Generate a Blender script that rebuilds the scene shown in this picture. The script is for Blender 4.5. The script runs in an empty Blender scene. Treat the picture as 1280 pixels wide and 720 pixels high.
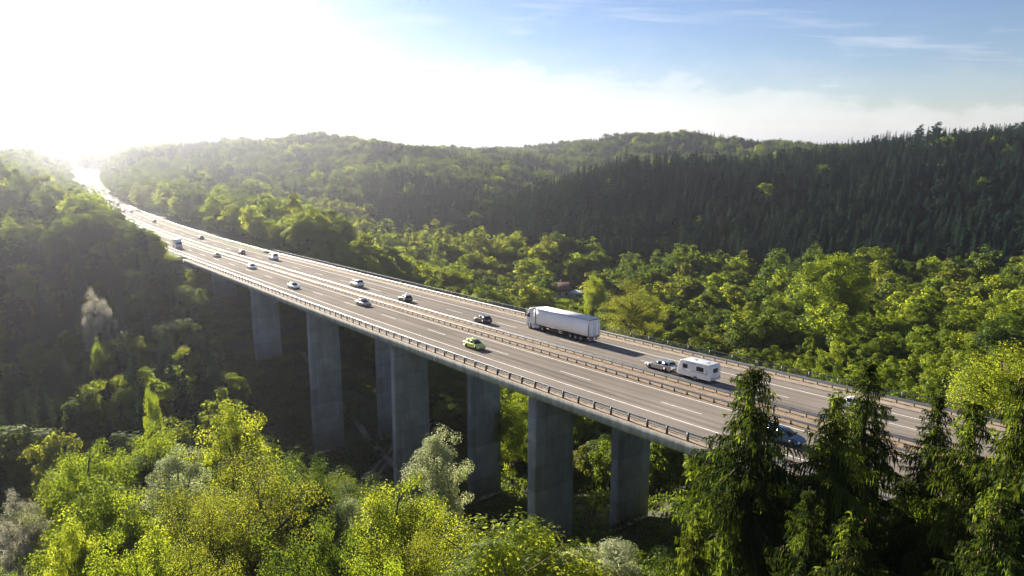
import bpy, bmesh, math, random
import numpy as np
from mathutils import Vector, Matrix

random.seed(7)
RNG = np.random.default_rng(7)
R = math.radians
scene = bpy.context.scene
COL = scene.collection

# ------------------------------------------------------------------ camera numbers (photo frame 1280x720)
FPX, PITCH, CAMZ = 912.35, 0.192898, 30.93
SUN_AZ, SUN_EL = -33.0, 18.0          # azimuth from +Y, negative is left


def project(P):
    P = np.asarray(P, float)
    zz = P[..., 2] - CAMZ
    c, s = math.cos(PITCH), math.sin(PITCH)
    dep = P[..., 1] * c - zz * s
    up = P[..., 1] * s + zz * c
    d = np.maximum(dep, 0.5)
    return 640 + FPX * P[..., 0] / d, 360 - FPX * up / d, dep


def unproject(px, py, depth):
    """World point at a photo pixel at an along-axis depth."""
    c, s = math.cos(PITCH), math.sin(PITCH)
    a, b = (px - 640) / FPX * depth, (360 - py) / FPX * depth
    return np.array([a, depth * c + b * s, CAMZ - depth * s + b * c])


# ------------------------------------------------------------------ motorway alignment
TH0, K0, K1 = -0.914468, 0.475468e-3, 3.905958e-6
GRADE, XFALL = 0.0358888, -0.0230914
S_MIN, S_MAX, DS = -1500.0, 260.0, 0.5
ST = np.arange(S_MIN, S_MAX + DS, DS)
_thq = TH0 + K0 * ST + K1 * ST * ST * 0.5
_far_s = np.array([-1500, -1330, -1230, -1130, -1030, -800, -600, -430, -300, -240, -170])
_far_t = np.radians([-8, -10, -22, -42, -60.5, -60, -57.5, -55.5, -53.2, -53.0, np.degrees(TH0 - K0 * 170 + K1 * 170 * 170 * .5)])
TH = np.where(ST < -170, np.interp(ST, _far_s, _far_t), np.where(ST > 110, TH0 + K0 * 110 + K1 * 110 * 110 * .5 + (ST - 110) * 4e-4, _thq))
_k = np.exp(-0.5 * (np.arange(-60, 61) * DS / 12.0) ** 2); _k /= _k.sum()
_sm = np.convolve(np.pad(TH, 60, mode='edge'), _k, 'valid')
TH = np.where(ST < -150, _sm, TH)
_cx, _cy = np.cos(TH), np.sin(TH)
PX = np.concatenate([[0], np.cumsum((_cx[1:] + _cx[:-1]) / 2 * DS)])
PY = np.concatenate([[0], np.cumsum((_cy[1:] + _cy[:-1]) / 2 * DS)])
_i0 = int(round(-S_MIN / DS))
PX += 4.4246 - PX[_i0]; PY += 100.4305 - PY[_i0]
_zk = np.array([[-1500, 14], [-1300, 10], [-1180, 3], [-1080, -3], [-950, -8], [-800, -10.5], [-650, -10.5], [-500, -10], [-380, -9.4], [-300, -8.8], [-250, -8.2], [-200, -7.1]])
_zs = np.concatenate([_zk[:, 0], np.arange(-190, 270, 10.)])
_zz = np.concatenate([_zk[:, 1], np.arange(-190, 270, 10.) * GRADE])
PZ = np.interp(ST, _zs, _zz)
_k2 = np.exp(-0.5 * (np.arange(-60, 61) * DS / 10.0) ** 2); _k2 /= _k2.sum()
PZ = np.where(ST < -170, np.convolve(np.pad(PZ, 60, mode='edge'), _k2, 'valid'), PZ)


def road(s, u, h=0.0):
    s = np.asarray(s, float)
    t = np.interp(s, ST, TH)
    return np.stack([np.interp(s, ST, PX) - np.sin(t) * u, np.interp(s, ST, PY) + np.cos(t) * u,
                     np.interp(s, ST, PZ) + XFALL * u + h + 0 * s], -1)


def heading(s):
    return float(np.interp(s, ST, TH))


_RS = ST[::8]; _RX = np.interp(_RS, ST, PX); _RY = np.interp(_RS, ST, PY); _RT = np.interp(_RS, ST, TH)


def to_su(x, y):
    x = np.atleast_1d(np.asarray(x, float)); y = np.atleast_1d(np.asarray(y, float))
    s = np.empty(len(x)); u = np.empty(len(x))
    for a in range(0, len(x), 4000):
        dx = x[a:a + 4000, None] - _RX; dy = y[a:a + 4000, None] - _RY
        i = np.argmin(dx * dx + dy * dy, 1); r = np.arange(len(i))
        t = _RT[i]
        s[a:a + 4000] = _RS[i] + dx[r, i] * np.cos(t) + dy[r, i] * np.sin(t)
        u[a:a + 4000] = -dx[r, i] * np.sin(t) + dy[r, i] * np.cos(t)
    return s, u


BR0, BR1 = -180.0, 84.0                # bridge from / to
U_A, U_B = -8.95, 22.95                # deck edges
# ------------------------------------------------------------------ terrain
CP = np.array([
    # bridge line
    (42, 53, -5), (29, 69, -13), (17, 85, -23), (4, 100, -29), (-8, 116, -36), (-20, 132, -41), (-31, 148, -42), (-43, 164, -39.5), (-55, 180, -33),
    (-67, 197, -27.5), (-79, 213, -23), (-90, 229, -16),
    # left of the bridge
    (-100, 200, -27), (-130, 180, -35), (-150, 250, -10), (-200, 300, 3), (-250, 240, -3), (-200, 180, -30), (-150, 130, -42), (-100, 100, -38),
    (-120, 60, -36), (-60, 100, -30), (-40, 70, -22), (0, 60, -21), (-20, 40, -20), (0, 0, -18), (20, 30, -12), (40, 36, -8), (60, 20, -5), (100, 20, 0),
    (-50, 120, -37), (-90, 150, -39), (-240, 110, -40), (-30, 95, -30), (10, 78, -24),
    (-300, 450, 2), (-400, 600, 6), (-350, 300, 0), (-500, 400, 10), (-500, 800, 8), (-700, 1000, 6), (-250, 400, -5), (-400, 150, -34),
    # valley upstream
    (10, 200, -45), (25, 300, -46), (30, 373, -47), (-18, 440, -38), (-35, 535, -43), (10, 650, -36), (-50, 655, -12), (-60, 780, 2),
    # right bank
    (40, 110, -24), (60, 90, -17), (80, 60, -8), (90, 110, -18), (130, 100, -12), (80, 160, -27), (120, 160, -24), (100, 220, -36), (160, 200, -31), (200, 150, -20),
    (150, 300, -42), (250, 250, -36), (60, 350, -46),
    # spruce hillside
    (60, 420, -43), (150, 380, -39), (250, 340, -36), (350, 300, -33), (-22, 505, -45), (-6, 540, -28), (18, 560, -17), (68, 615, -2), (105, 640, 4), (153, 660, 5), (238, 680, 4), (294, 670, 14), (393, 640, 26), (440, 620, 28), (700, 600, 38), (90, 520, -24), (180, 520, -16), (300, 500, -8),
    (300, 860, -5), (100, 870, -30), (200, 850, -22), (500, 900, 15),
    # far hills
    (296, 1350, 40), (200, 1350, 32), (118, 1350, 14), (-35, 1600, 8), (459, 1350, 20), (620, 1350, 12), (-271, 950, 27), (-400, 950, 19), (-146, 950, 17), (-40, 900, 4), (-100, 760, 1), (-90, 560, -34),
    (-200, 700, -4), (-150, 550, -22), (-100, 450, -32), (-60, 350, -41), (-60, 262, -20), (-40, 225, -33), (-80, 305, -14), (-110, 350, -13), (-155, 430, -12), (-100, 640, -14),
    (-220, 620, -10), (-600, 1300, 14),
    # rim
    (-3500, -500, 0), (-3500, 1500, 8), (-3500, 4500, 0), (0, 4500, 5), (3500, 4500, 0), (3500, 1500, 20), (3500, -500, 0), (0, -1500, -10), (-1500, 2500, 5), (1500, 2500, 5), (1400, 700, 40), (-1200, 200, -10), (1000, 100, 0),
], float)


def _tps(r2):
    return 0.5 * r2 * np.log(r2 + 1e-9)


_n = len(CP)
_sc = 100.0
_P = CP[:, :2] / _sc
_d2 = ((_P[:, None] - _P[None]) ** 2).sum(-1)
_A = np.zeros((_n + 3, _n + 3)); _A[:_n, :_n] = _tps(_d2) + np.eye(_n) * 0.02
_A[:_n, _n] = 1; _A[:_n, _n + 1:] = _P; _A[_n, :_n] = 1; _A[_n + 1:, :_n] = _P.T
_W = np.linalg.solve(_A, np.concatenate([CP[:, 2], [0, 0, 0]]))


def _noise(x, y, seed, L):
    r = np.random.default_rng(seed); o = 0
    for k in range(5):
        a = r.uniform(0, 2 * math.pi); f = 2 * math.pi / L * r.uniform(.6, 1.9); ph = r.uniform(0, 6.28)
        o = o + np.sin((x * math.cos(a) + y * math.sin(a)) * f + ph + 1.3 * np.sin((y * math.cos(a) - x * math.sin(a)) * f * .7 + ph * 2))
    return o / 5


def terrain(x, y):
    x = np.asarray(x, float); y = np.asarray(y, float); shp = x.shape
    x = x.ravel(); y = y.ravel()
    z = np.empty(len(x))
    for a in range(0, len(x), 20000):
        q = np.stack([x[a:a + 20000], y[a:a + 20000]], -1) / _sc
        d2 = ((q[:, None] - _P[None]) ** 2).sum(-1)
        z[a:a + 20000] = _tps(d2) @ _W[:_n] + _W[_n] + q @ _W[_n + 1:]
    dist = np.hypot(x, y)
    z = np.clip(z, -50, 75) + _noise(x, y, 3, 60) * np.clip((dist - 60) / 200, 0, 1) * 2.0 + _noise(x, y, 4, 14) * .35 + _noise(x, y, 6, 230) * 11 * np.clip((dist - 640) / 300, 0, 1)
    s, u = to_su(x, y)
    uc = np.abs(u - 7)
    zr = np.interp(s, ST, PZ) + XFALL * np.clip(u, -12, 26)
    # embankment / cutting for the road off the bridge
    onland = np.clip((BR0 + 9 - s) / 10, 0, 1) + np.clip((s - BR1) / 10, 0, 1)
    w = np.clip((60 - uc) / 40, 0, 1); w = w * w * (3 - 2 * w) * np.clip(onland, 0, 1)
    z = z * (1 - w) + (zr - 0.35) * w
    # keep the ground clear of the deck
    br = (onland < 1) & (uc < 22)
    z = np.where(br, np.minimum(z, zr - 4.2), z)
    return z.reshape(shp)


# ------------------------------------------------------------------ mesh helper
class MB:
    def __init__(self):
        self.v, self.f, self.m, self.n = [], [], [], 0

    def add(self, verts, faces, mat=0):
        verts = np.asarray(verts, float)
        self.v.append(verts)
        self.f += [tuple(i + self.n for i in f) for f in faces]
        self.m += [mat] * len(faces)
        self.n += len(verts)

    def quads(self, Q, mat=0):
        """Q: (n,4,3) separate quads."""
        Q = np.asarray(Q, float); n = len(Q)
        self.v.append(Q.reshape(-1, 3))
        idx = (np.arange(n * 4) + self.n).reshape(n, 4)
        self.f += idx.tolist(); self.m += [mat] * n; self.n += n * 4

    def box(self, c, d, rz=0.0, mat=0, M=None):
        x, y, z = [k / 2 for k in d]
        V = np.array([(-x, -y, -z), (x, -y, -z), (x, y, -z), (-x, y, -z), (-x, -y, z), (x, -y, z), (x, y, z), (-x, y, z)])
        if rz:
            ca, sa = math.cos(rz), math.sin(rz)
            V = np.stack([V[:, 0] * ca - V[:, 1] * sa, V[:, 0] * sa + V[:, 1] * ca, V[:, 2]], -1)
        if M is not None:
            V = V @ np.array(M.to_3x3()).T
        self.add(V + np.array(c), [(3, 2, 1, 0), (4, 5, 6, 7), (0, 1, 5, 4), (1, 2, 6, 5), (2, 3, 7, 6), (3, 0, 4, 7)], mat)

    def tube(self, pts, rad, n=6, mat=0, cap=True):
        pts = np.asarray(pts, float); k = len(pts)
        rad = np.broadcast_to(np.asarray(rad, float), (k,))
        T = np.gradient(pts, axis=0); T /= np.linalg.norm(T, axis=1)[:, None] + 1e-9
        ref = np.array([0, 0, 1.]) if abs(T[:, 2]).mean() < .8 else np.array([1., 0, 0])
        A = np.cross(T, ref); A /= np.linalg.norm(A, axis=1)[:, None] + 1e-9
        B = np.cross(T, A)
        an = np.arange(n) * 2 * math.pi / n
        V = pts[:, None] + rad[:, None, None] * (A[:, None] * np.cos(an)[None, :, None] + B[:, None] * np.sin(an)[None, :, None])
        F = [(i * n + j, i * n + (j + 1) % n, (i + 1) * n + (j + 1) % n, (i + 1) * n + j) for i in range(k - 1) for j in range(n)]
        if cap:
            F += [tuple(range(n))[::-1], tuple((k - 1) * n + j for j in range(n))]
        self.add(V.reshape(-1, 3), F, mat)

    def loft(self, rings, mat=0, closed=True, cap=True):
        rings = np.asarray(rings, float); k, n = rings.shape[:2]
        m = n if closed else n - 1
        F = [(i * n + j, i * n + (j + 1) % n, (i + 1) * n + (j + 1) % n, (i + 1) * n + j) for i in range(k - 1) for j in range(m)]
        if cap and closed:
            F += [tuple(range(n))[::-1], tuple((k - 1) * n + j for j in range(n))]
        self.add(rings.reshape(-1, 3), F, mat)

    def disc(self, c, r, axis='y', depth=.1, n=20, mat=0):
        an = np.arange(n) * 2 * math.pi / n
        o = {'y': lambda t: np.stack([r * np.cos(an), np.full(n, t), r * np.sin(an)], -1),
             'z': lambda t: np.stack([r * np.cos(an), r * np.sin(an), np.full(n, t)], -1),
             'x': lambda t: np.stack([np.full(n, t), r * np.cos(an), r * np.sin(an)], -1)}[axis]
        self.loft(np.stack([o(-depth / 2), o(depth / 2)]) + np.array(c), mat)

    def mesh(self, name, mats, smooth=False):
        me = bpy.data.meshes.new(name)
        V = np.concatenate(self.v) if self.v else np.zeros((0, 3))
        lens = np.array([len(f) for f in self.f], dtype=np.int32)
        me.vertices.add(len(V)); me.vertices.foreach_set('co', V.astype(np.float32).ravel())
        loops = np.fromiter((i for f in self.f for i in f), dtype=np.int32, count=int(lens.sum()))
        me.loops.add(len(loops)); me.loops.foreach_set('vertex_index', loops)
        me.polygons.add(len(lens))
        me.polygons.foreach_set('loop_start', np.concatenate([[0], np.cumsum(lens)[:-1]]).astype(np.int32))
        me.polygons.foreach_set('material_index', np.array(self.m, dtype=np.int32))
        if smooth:
            me.polygons.foreach_set('use_smooth', np.ones(len(lens), dtype=bool))
        for m in mats:
            me.materials.append(m)
        me.update(calc_edges=True)
        return me

    def obj(self, name, mats, parent=None, smooth=False, bevel=0.0, fix=True):
        if not isinstance(mats, (list, tuple)):
            mats = [mats]
        me = self.mesh(name, mats, smooth)
        if fix:
            bm = bmesh.new(); bm.from_mesh(me); bmesh.ops.recalc_face_normals(bm, faces=bm.faces); bm.to_mesh(me); bm.free()
        o = bpy.data.objects.new(name, me); COL.objects.link(o)
        if parent is not None:
            o.parent = parent
        if bevel:
            b = o.modifiers.new('bevel', 'BEVEL'); b.width = bevel; b.segments = 2; b.limit_method = 'ANGLE'; b.angle_limit = R(35)
        return o


def tag(o, label=None, cat=None, group=None, kind=None):
    if label: o['label'] = label
    if cat: o['category'] = cat
    if group: o['group'] = group
    if kind: o['kind'] = kind
    return o


def thing(name, label, cat, loc=(0, 0, 0), rz=0.0, group=None):
    o = bpy.data.objects.new(name, None); COL.objects.link(o)
    o.empty_display_size = .5
    o.location = Vector([float(k) for k in loc]); o.rotation_euler = (0, 0, rz)
    return tag(o, label, cat, group)


# ------------------------------------------------------------------ materials
def new_mat(name):
    m = bpy.data.materials.new(name); m.use_nodes = True
    nt = m.node_tree; nt.nodes.clear()
    out = nt.nodes.new('ShaderNodeOutputMaterial')
    return m, nt, out


def N(nt, t, **kw):
    n = nt.nodes.new(t)
    for k, v in kw.items():
        if k in n.inputs:
            n.inputs[k].default_value = v
        else:
            setattr(n, k, v)
    return n


def ramp(nt, src, stops):
    r = nt.nodes.new('ShaderNodeValToRGB')
    el = r.color_ramp.elements
    while len(el) < len(stops):
        el.new(.5)
    for e, (p, c) in zip(el, stops):
        e.position = p; e.color = (*c, 1) if len(c) == 3 else c
    nt.links.new(src, r.inputs[0])
    return r


def pbr(name, col, rough=.5, metal=0., spec=.5, var=0., scale=3., bump=0., coat=0., streak=None, bscale=None):
    m, nt, out = new_mat(name)
    b = N(nt, 'ShaderNodeBsdfPrincipled', Roughness=rough, Metallic=metal)
    b.inputs['Specular IOR Level'].default_value = spec
    b.inputs['Coat Weight'].default_value = coat
    b.inputs['Base Color'].default_value = (*col, 1)
    nt.links.new(b.outputs[0], out.inputs[0])
    if var or bump:
        tc = N(nt, 'ShaderNodeTexCoord')
        mp = N(nt, 'ShaderNodeMapping')
        if streak: mp.inputs['Scale'].default_value = streak
        nt.links.new(tc.outputs['Object'], mp.inputs[0])
        nz = N(nt, 'ShaderNodeTexNoise', Scale=scale, Detail=6., Roughness=.6)
        nt.links.new(mp.outputs[0], nz.inputs['Vector'])
        if var:
            lo = [max(0, c * (1 - var)) for c in col]; hi = [min(1, c * (1 + var)) for c in col]
            r = ramp(nt, nz.outputs['Fac'], [(.3, lo), (.7, hi)])
            nt.links.new(r.outputs[0], b.inputs['Base Color'])
        if bump:
            n2 = N(nt, 'ShaderNodeTexNoise', Scale=bscale or scale * 4, Detail=4.)
            nt.links.new(tc.outputs['Object'], n2.inputs['Vector'])
            bp = N(nt, 'ShaderNodeBump', Strength=bump, Distance=.05)
            nt.links.new(n2.outputs['Fac'], bp.inputs['Height']); nt.links.new(bp.outputs[0], b.inputs['Normal'])
    return m


def leaf_mat(name, cols, trans, mix=.5, rough=.55, gloss=.012):
    """Two-sided leaf: diffuse + translucent + a weak sheen; colour varies per tree and per leaf clump ('tone')."""
    m, nt, out = new_mat(name)
    oi = N(nt, 'ShaderNodeObjectInfo')
    at = N(nt, 'ShaderNodeAttribute'); at.attribute_name = 'tone'
    ad = N(nt, 'ShaderNodeMath', operation='MULTIPLY_ADD'); ad.inputs[1].default_value = .55
    nt.links.new(oi.outputs['Random'], ad.inputs[0])
    m2 = N(nt, 'ShaderNodeMath', operation='MULTIPLY'); m2.inputs[1].default_value = .45
    nt.links.new(at.outputs['Fac'], m2.inputs[0]); nt.links.new(m2.outputs[0], ad.inputs[2])
    k = len(cols)
    rc = ramp(nt, ad.outputs[0], [(i / (k - 1), c) for i, c in enumerate(cols)])
    rt = ramp(nt, ad.outputs[0], [(i / (len(trans) - 1), c) for i, c in enumerate(trans)])
    d = N(nt, 'ShaderNodeBsdfDiffuse'); t = N(nt, 'ShaderNodeBsdfTranslucent')
    nt.links.new(rc.outputs[0], d.inputs[0]); nt.links.new(rt.outputs[0], t.inputs[0])
    mx = N(nt, 'ShaderNodeMixShader'); mx.inputs[0].default_value = mix
    nt.links.new(d.outputs[0], mx.inputs[1]); nt.links.new(t.outputs[0], mx.inputs[2])
    g = N(nt, 'ShaderNodeBsdfGlossy', Roughness=rough); g.inputs[0].default_value = (.9, .95, .9, 1)
    m3 = N(nt, 'ShaderNodeMixShader'); m3.inputs[0].default_value = gloss
    nt.links.new(mx.outputs[0], m3.inputs[1]); nt.links.new(g.outputs[0], m3.inputs[2])
    nt.links.new(m3.outputs[0], out.inputs[0])
    return m


M = {}
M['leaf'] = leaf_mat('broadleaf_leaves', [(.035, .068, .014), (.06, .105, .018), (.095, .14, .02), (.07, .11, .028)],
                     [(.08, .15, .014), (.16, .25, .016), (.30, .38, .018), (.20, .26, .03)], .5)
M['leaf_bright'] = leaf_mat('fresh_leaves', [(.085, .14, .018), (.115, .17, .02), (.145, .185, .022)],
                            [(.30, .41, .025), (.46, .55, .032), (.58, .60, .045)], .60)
M['leaf_olive'] = leaf_mat('olive_leaves', [(.09, .12, .025), (.125, .15, .03), (.15, .16, .04)],
                           [(.34, .40, .03), (.46, .50, .035), (.54, .54, .05)], .52)
M['leaf_pale'] = leaf_mat('pale_leaves', [(.30, .34, .20), (.38, .42, .26), (.46, .48, .33)],
                          [(.44, .52, .20), (.52, .58, .24), (.56, .58, .30)], .52)
M['blossom'] = leaf_mat('blossom_leaves', [(.28, .27, .22), (.42, .40, .34), (.12, .16, .06)],
                        [(.40, .38, .28), (.50, .47, .36), (.25, .30, .10)], .45)
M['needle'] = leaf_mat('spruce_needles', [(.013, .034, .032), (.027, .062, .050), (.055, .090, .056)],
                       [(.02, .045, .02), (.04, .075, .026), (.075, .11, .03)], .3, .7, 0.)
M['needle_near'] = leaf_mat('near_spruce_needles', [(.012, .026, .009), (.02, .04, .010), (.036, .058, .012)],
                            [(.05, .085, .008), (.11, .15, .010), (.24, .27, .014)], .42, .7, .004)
M['needle_young_sunlit'] = leaf_mat('young_sunlit_spruce_needles', [(.06, .10, .016), (.085, .13, .018), (.10, .15, .02)],
                             [(.20, .27, .02), (.26, .33, .022), (.30, .37, .024)], .5, .7, .01)  # new growth, its brighter colour also standing in for sunlit bough edges
M['cone'] = pbr('spruce_cone', (.26, .13, .055), .6, var=.3, scale=8)
M['bark'] = pbr('bark', (.085, .065, .048), .9, var=.4, scale=4, bump=.6)
M['bark_pale'] = pbr('pale_bark', (.17, .15, .125), .9, var=.4, scale=4, bump=.5)
M['steel'] = pbr('galvanised_steel', (.36, .38, .40), .38, .85, var=.15, scale=3)
M['steel_dark'] = pbr('dark_steel', (.075, .082, .095), .5, .55, var=.25, scale=3)
M['white_line'] = pbr('road_paint', (.78, .77, .73), .55, var=.22, scale=1.6)
M['rubber'] = pbr('tyre_rubber', (.014, .014, .014), .75)
M['rim'] = pbr('wheel_alloy', (.30, .31, .33), .45, .7)
M['glass'] = pbr('dark_glass', (.010, .014, .018), .12, 0, .35)
M['black'] = pbr('black_plastic', (.018, .018, .02), .5, var=.2)
M['lamp_white'] = pbr('lamp_glass', (.75, .78, .8), .12, .1, .8)
M['lamp_red'] = pbr('red_lamp', (.42, .018, .015), .2, 0, .7)
M['lamp_orange'] = pbr('orange_lamp', (.65, .22, .02), .25)
M['plate'] = pbr('number_plate', (.72, .72, .68), .4)
M['chassis'] = pbr('chassis', (.03, .031, .034), .6, .2, var=.3, scale=5)
M['tarp'] = pbr('curtain_tarp', (.90, .90, .91), .5, var=.05, scale=.7, bump=.12, bscale=1.3, streak=(.5, 1, .25))
M['tarp_roof'] = pbr('tarp_roof', (.78, .79, .80), .5, var=.06, scale=1)
M['cab_white'] = pbr('cab_paint', (.74, .76, .78), .3, 0, .5, coat=.5, var=.04)
M['caravan'] = pbr('caravan_panel', (.76, .78, .80), .28, 0, .5, coat=.3, var=.05, scale=2)
M['alu'] = pbr('aluminium', (.52, .54, .56), .35, .8, var=.1)
M['delin'] = pbr('delineator_plastic', (.78, .78, .76), .4)
M['roof_tile'] = pbr('roof_tiles', (.13, .085, .075), .8, var=.3, scale=2, bump=.3)
M['roof_pale'] = pbr('pale_sheet_roof', (.40, .55, .66), .35, .2, var=.12, scale=2)
M['plaster'] = pbr('render_plaster', (.55, .52, .46), .85, var=.12, scale=2)
M['chute'] = pbr('chute_concrete', (.30, .29, .27), .85, var=.25, scale=1)
M['track'] = pbr('track_gravel', (.21, .20, .18), .95, var=.3, scale=.7)


def concrete(name, base, board=1.2):
    m, nt, out = new_mat(name)
    b = N(nt, 'ShaderNodeBsdfPrincipled', Roughness=.85)
    tc = N(nt, 'ShaderNodeTexCoord')
    mp = N(nt, 'ShaderNodeMapping'); mp.inputs['Scale'].default_value = (.5, .5, .22)
    nt.links.new(tc.outputs['Object'], mp.inputs[0])
    n1 = N(nt, 'ShaderNodeTexNoise', Scale=1.5, Detail=8., Roughness=.65); nt.links.new(mp.outputs[0], n1.inputs['Vector'])
    n2 = N(nt, 'ShaderNodeTexNoise', Scale=.35, Detail=5.); nt.links.new(tc.outputs['Object'], n2.inputs['Vector'])
    sx = N(nt, 'ShaderNodeSeparateXYZ'); nt.links.new(tc.outputs['Object'], sx.inputs[0])
    # lift joints of the climbing formwork: one tone per lift
    dv = N(nt, 'ShaderNodeMath', operation='DIVIDE'); dv.inputs[1].default_value = 3.6
    nt.links.new(sx.outputs['Z'], dv.inputs[0])
    fl = N(nt, 'ShaderNodeMath', operation='FLOOR'); nt.links.new(dv.outputs[0], fl.inputs[0])
    wn = N(nt, 'ShaderNodeTexWhiteNoise', noise_dimensions='1D'); nt.links.new(fl.outputs[0], wn.inputs['W'])
    fr = N(nt, 'ShaderNodeMath', operation='FRACT'); nt.links.new(dv.outputs[0], fr.inputs[0])
    jl = N(nt, 'ShaderNodeMath', operation='LESS_THAN'); jl.inputs[1].default_value = .018; nt.links.new(fr.outputs[0], jl.inputs[0])
    a = N(nt, 'ShaderNodeMix', data_type='RGBA')
    lo = [c * .8 for c in base]; hi = [min(1, c * 1.15) for c in base]
    r1 = ramp(nt, n1.outputs['Fac'], [(.28, lo), (.72, hi)])
    r2 = ramp(nt, n2.outputs['Fac'], [(.3, (.78, .78, .76)), (.7, (1.12, 1.12, 1.14))])
    mu = N(nt, 'ShaderNodeMix', data_type='RGBA', blend_type='MULTIPLY'); mu.inputs[0].default_value = 1
    nt.links.new(r1.outputs[0], mu.inputs[6]); nt.links.new(r2.outputs[0], mu.inputs[7])
    r3 = ramp(nt, wn.outputs['Value'], [(0, (.86, .86, .86)), (1, (1.1, 1.1, 1.1))])
    m4 = N(nt, 'ShaderNodeMix', data_type='RGBA', blend_type='MULTIPLY'); m4.inputs[0].default_value = 1
    nt.links.new(mu.outputs[2], m4.inputs[6]); nt.links.new(r3.outputs[0], m4.inputs[7])
    m5 = N(nt, 'ShaderNodeMix', data_type='RGBA'); nt.links.new(jl.outputs[0], m5.inputs[0])
    nt.links.new(m4.outputs[2], m5.inputs[6]); m5.inputs[7].default_value = (*[c * .5 for c in base], 1)
    mps = N(nt, 'ShaderNodeMapping'); mps.inputs['Scale'].default_value = (2.6, 2.6, .035); nt.links.new(tc.outputs['Object'], mps.inputs[0])
    ns = N(nt, 'ShaderNodeTexNoise', Scale=1.0, Detail=5., Roughness=.7); nt.links.new(mps.outputs[0], ns.inputs['Vector'])
    rs = ramp(nt, ns.outputs['Fac'], [(.30, (.62, .60, .56)), (.46, (.95, .95, .95)), (.70, (1.08, 1.08, 1.08))])
    m8 = N(nt, 'ShaderNodeMix', data_type='RGBA', blend_type='MULTIPLY'); m8.inputs[0].default_value = 1
    nt.links.new(m5.outputs[2], m8.inputs[6]); nt.links.new(rs.outputs[0], m8.inputs[7]); m5 = m8
    nt.links.new(m5.outputs[2], b.inputs['Base Color'])
    bp = N(nt, 'ShaderNodeBump', Strength=.25, Distance=.04); nt.links.new(n1.outputs['Fac'], bp.inputs['Height']); nt.links.new(bp.outputs[0], b.inputs['Normal'])
    nt.links.new(b.outputs[0], out.inputs[0])
    return m


M['concrete'] = concrete('pier_concrete', (.36, .375, .395))
M['fascia'] = pbr('fascia_concrete', (.40, .40, .36), .85, var=.38, scale=1.1, bump=.2, streak=(1, 1, .18))
M['ledge'] = pbr('ledge_concrete', (.33, .26, .185), .85, var=.25, scale=.8)


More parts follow.
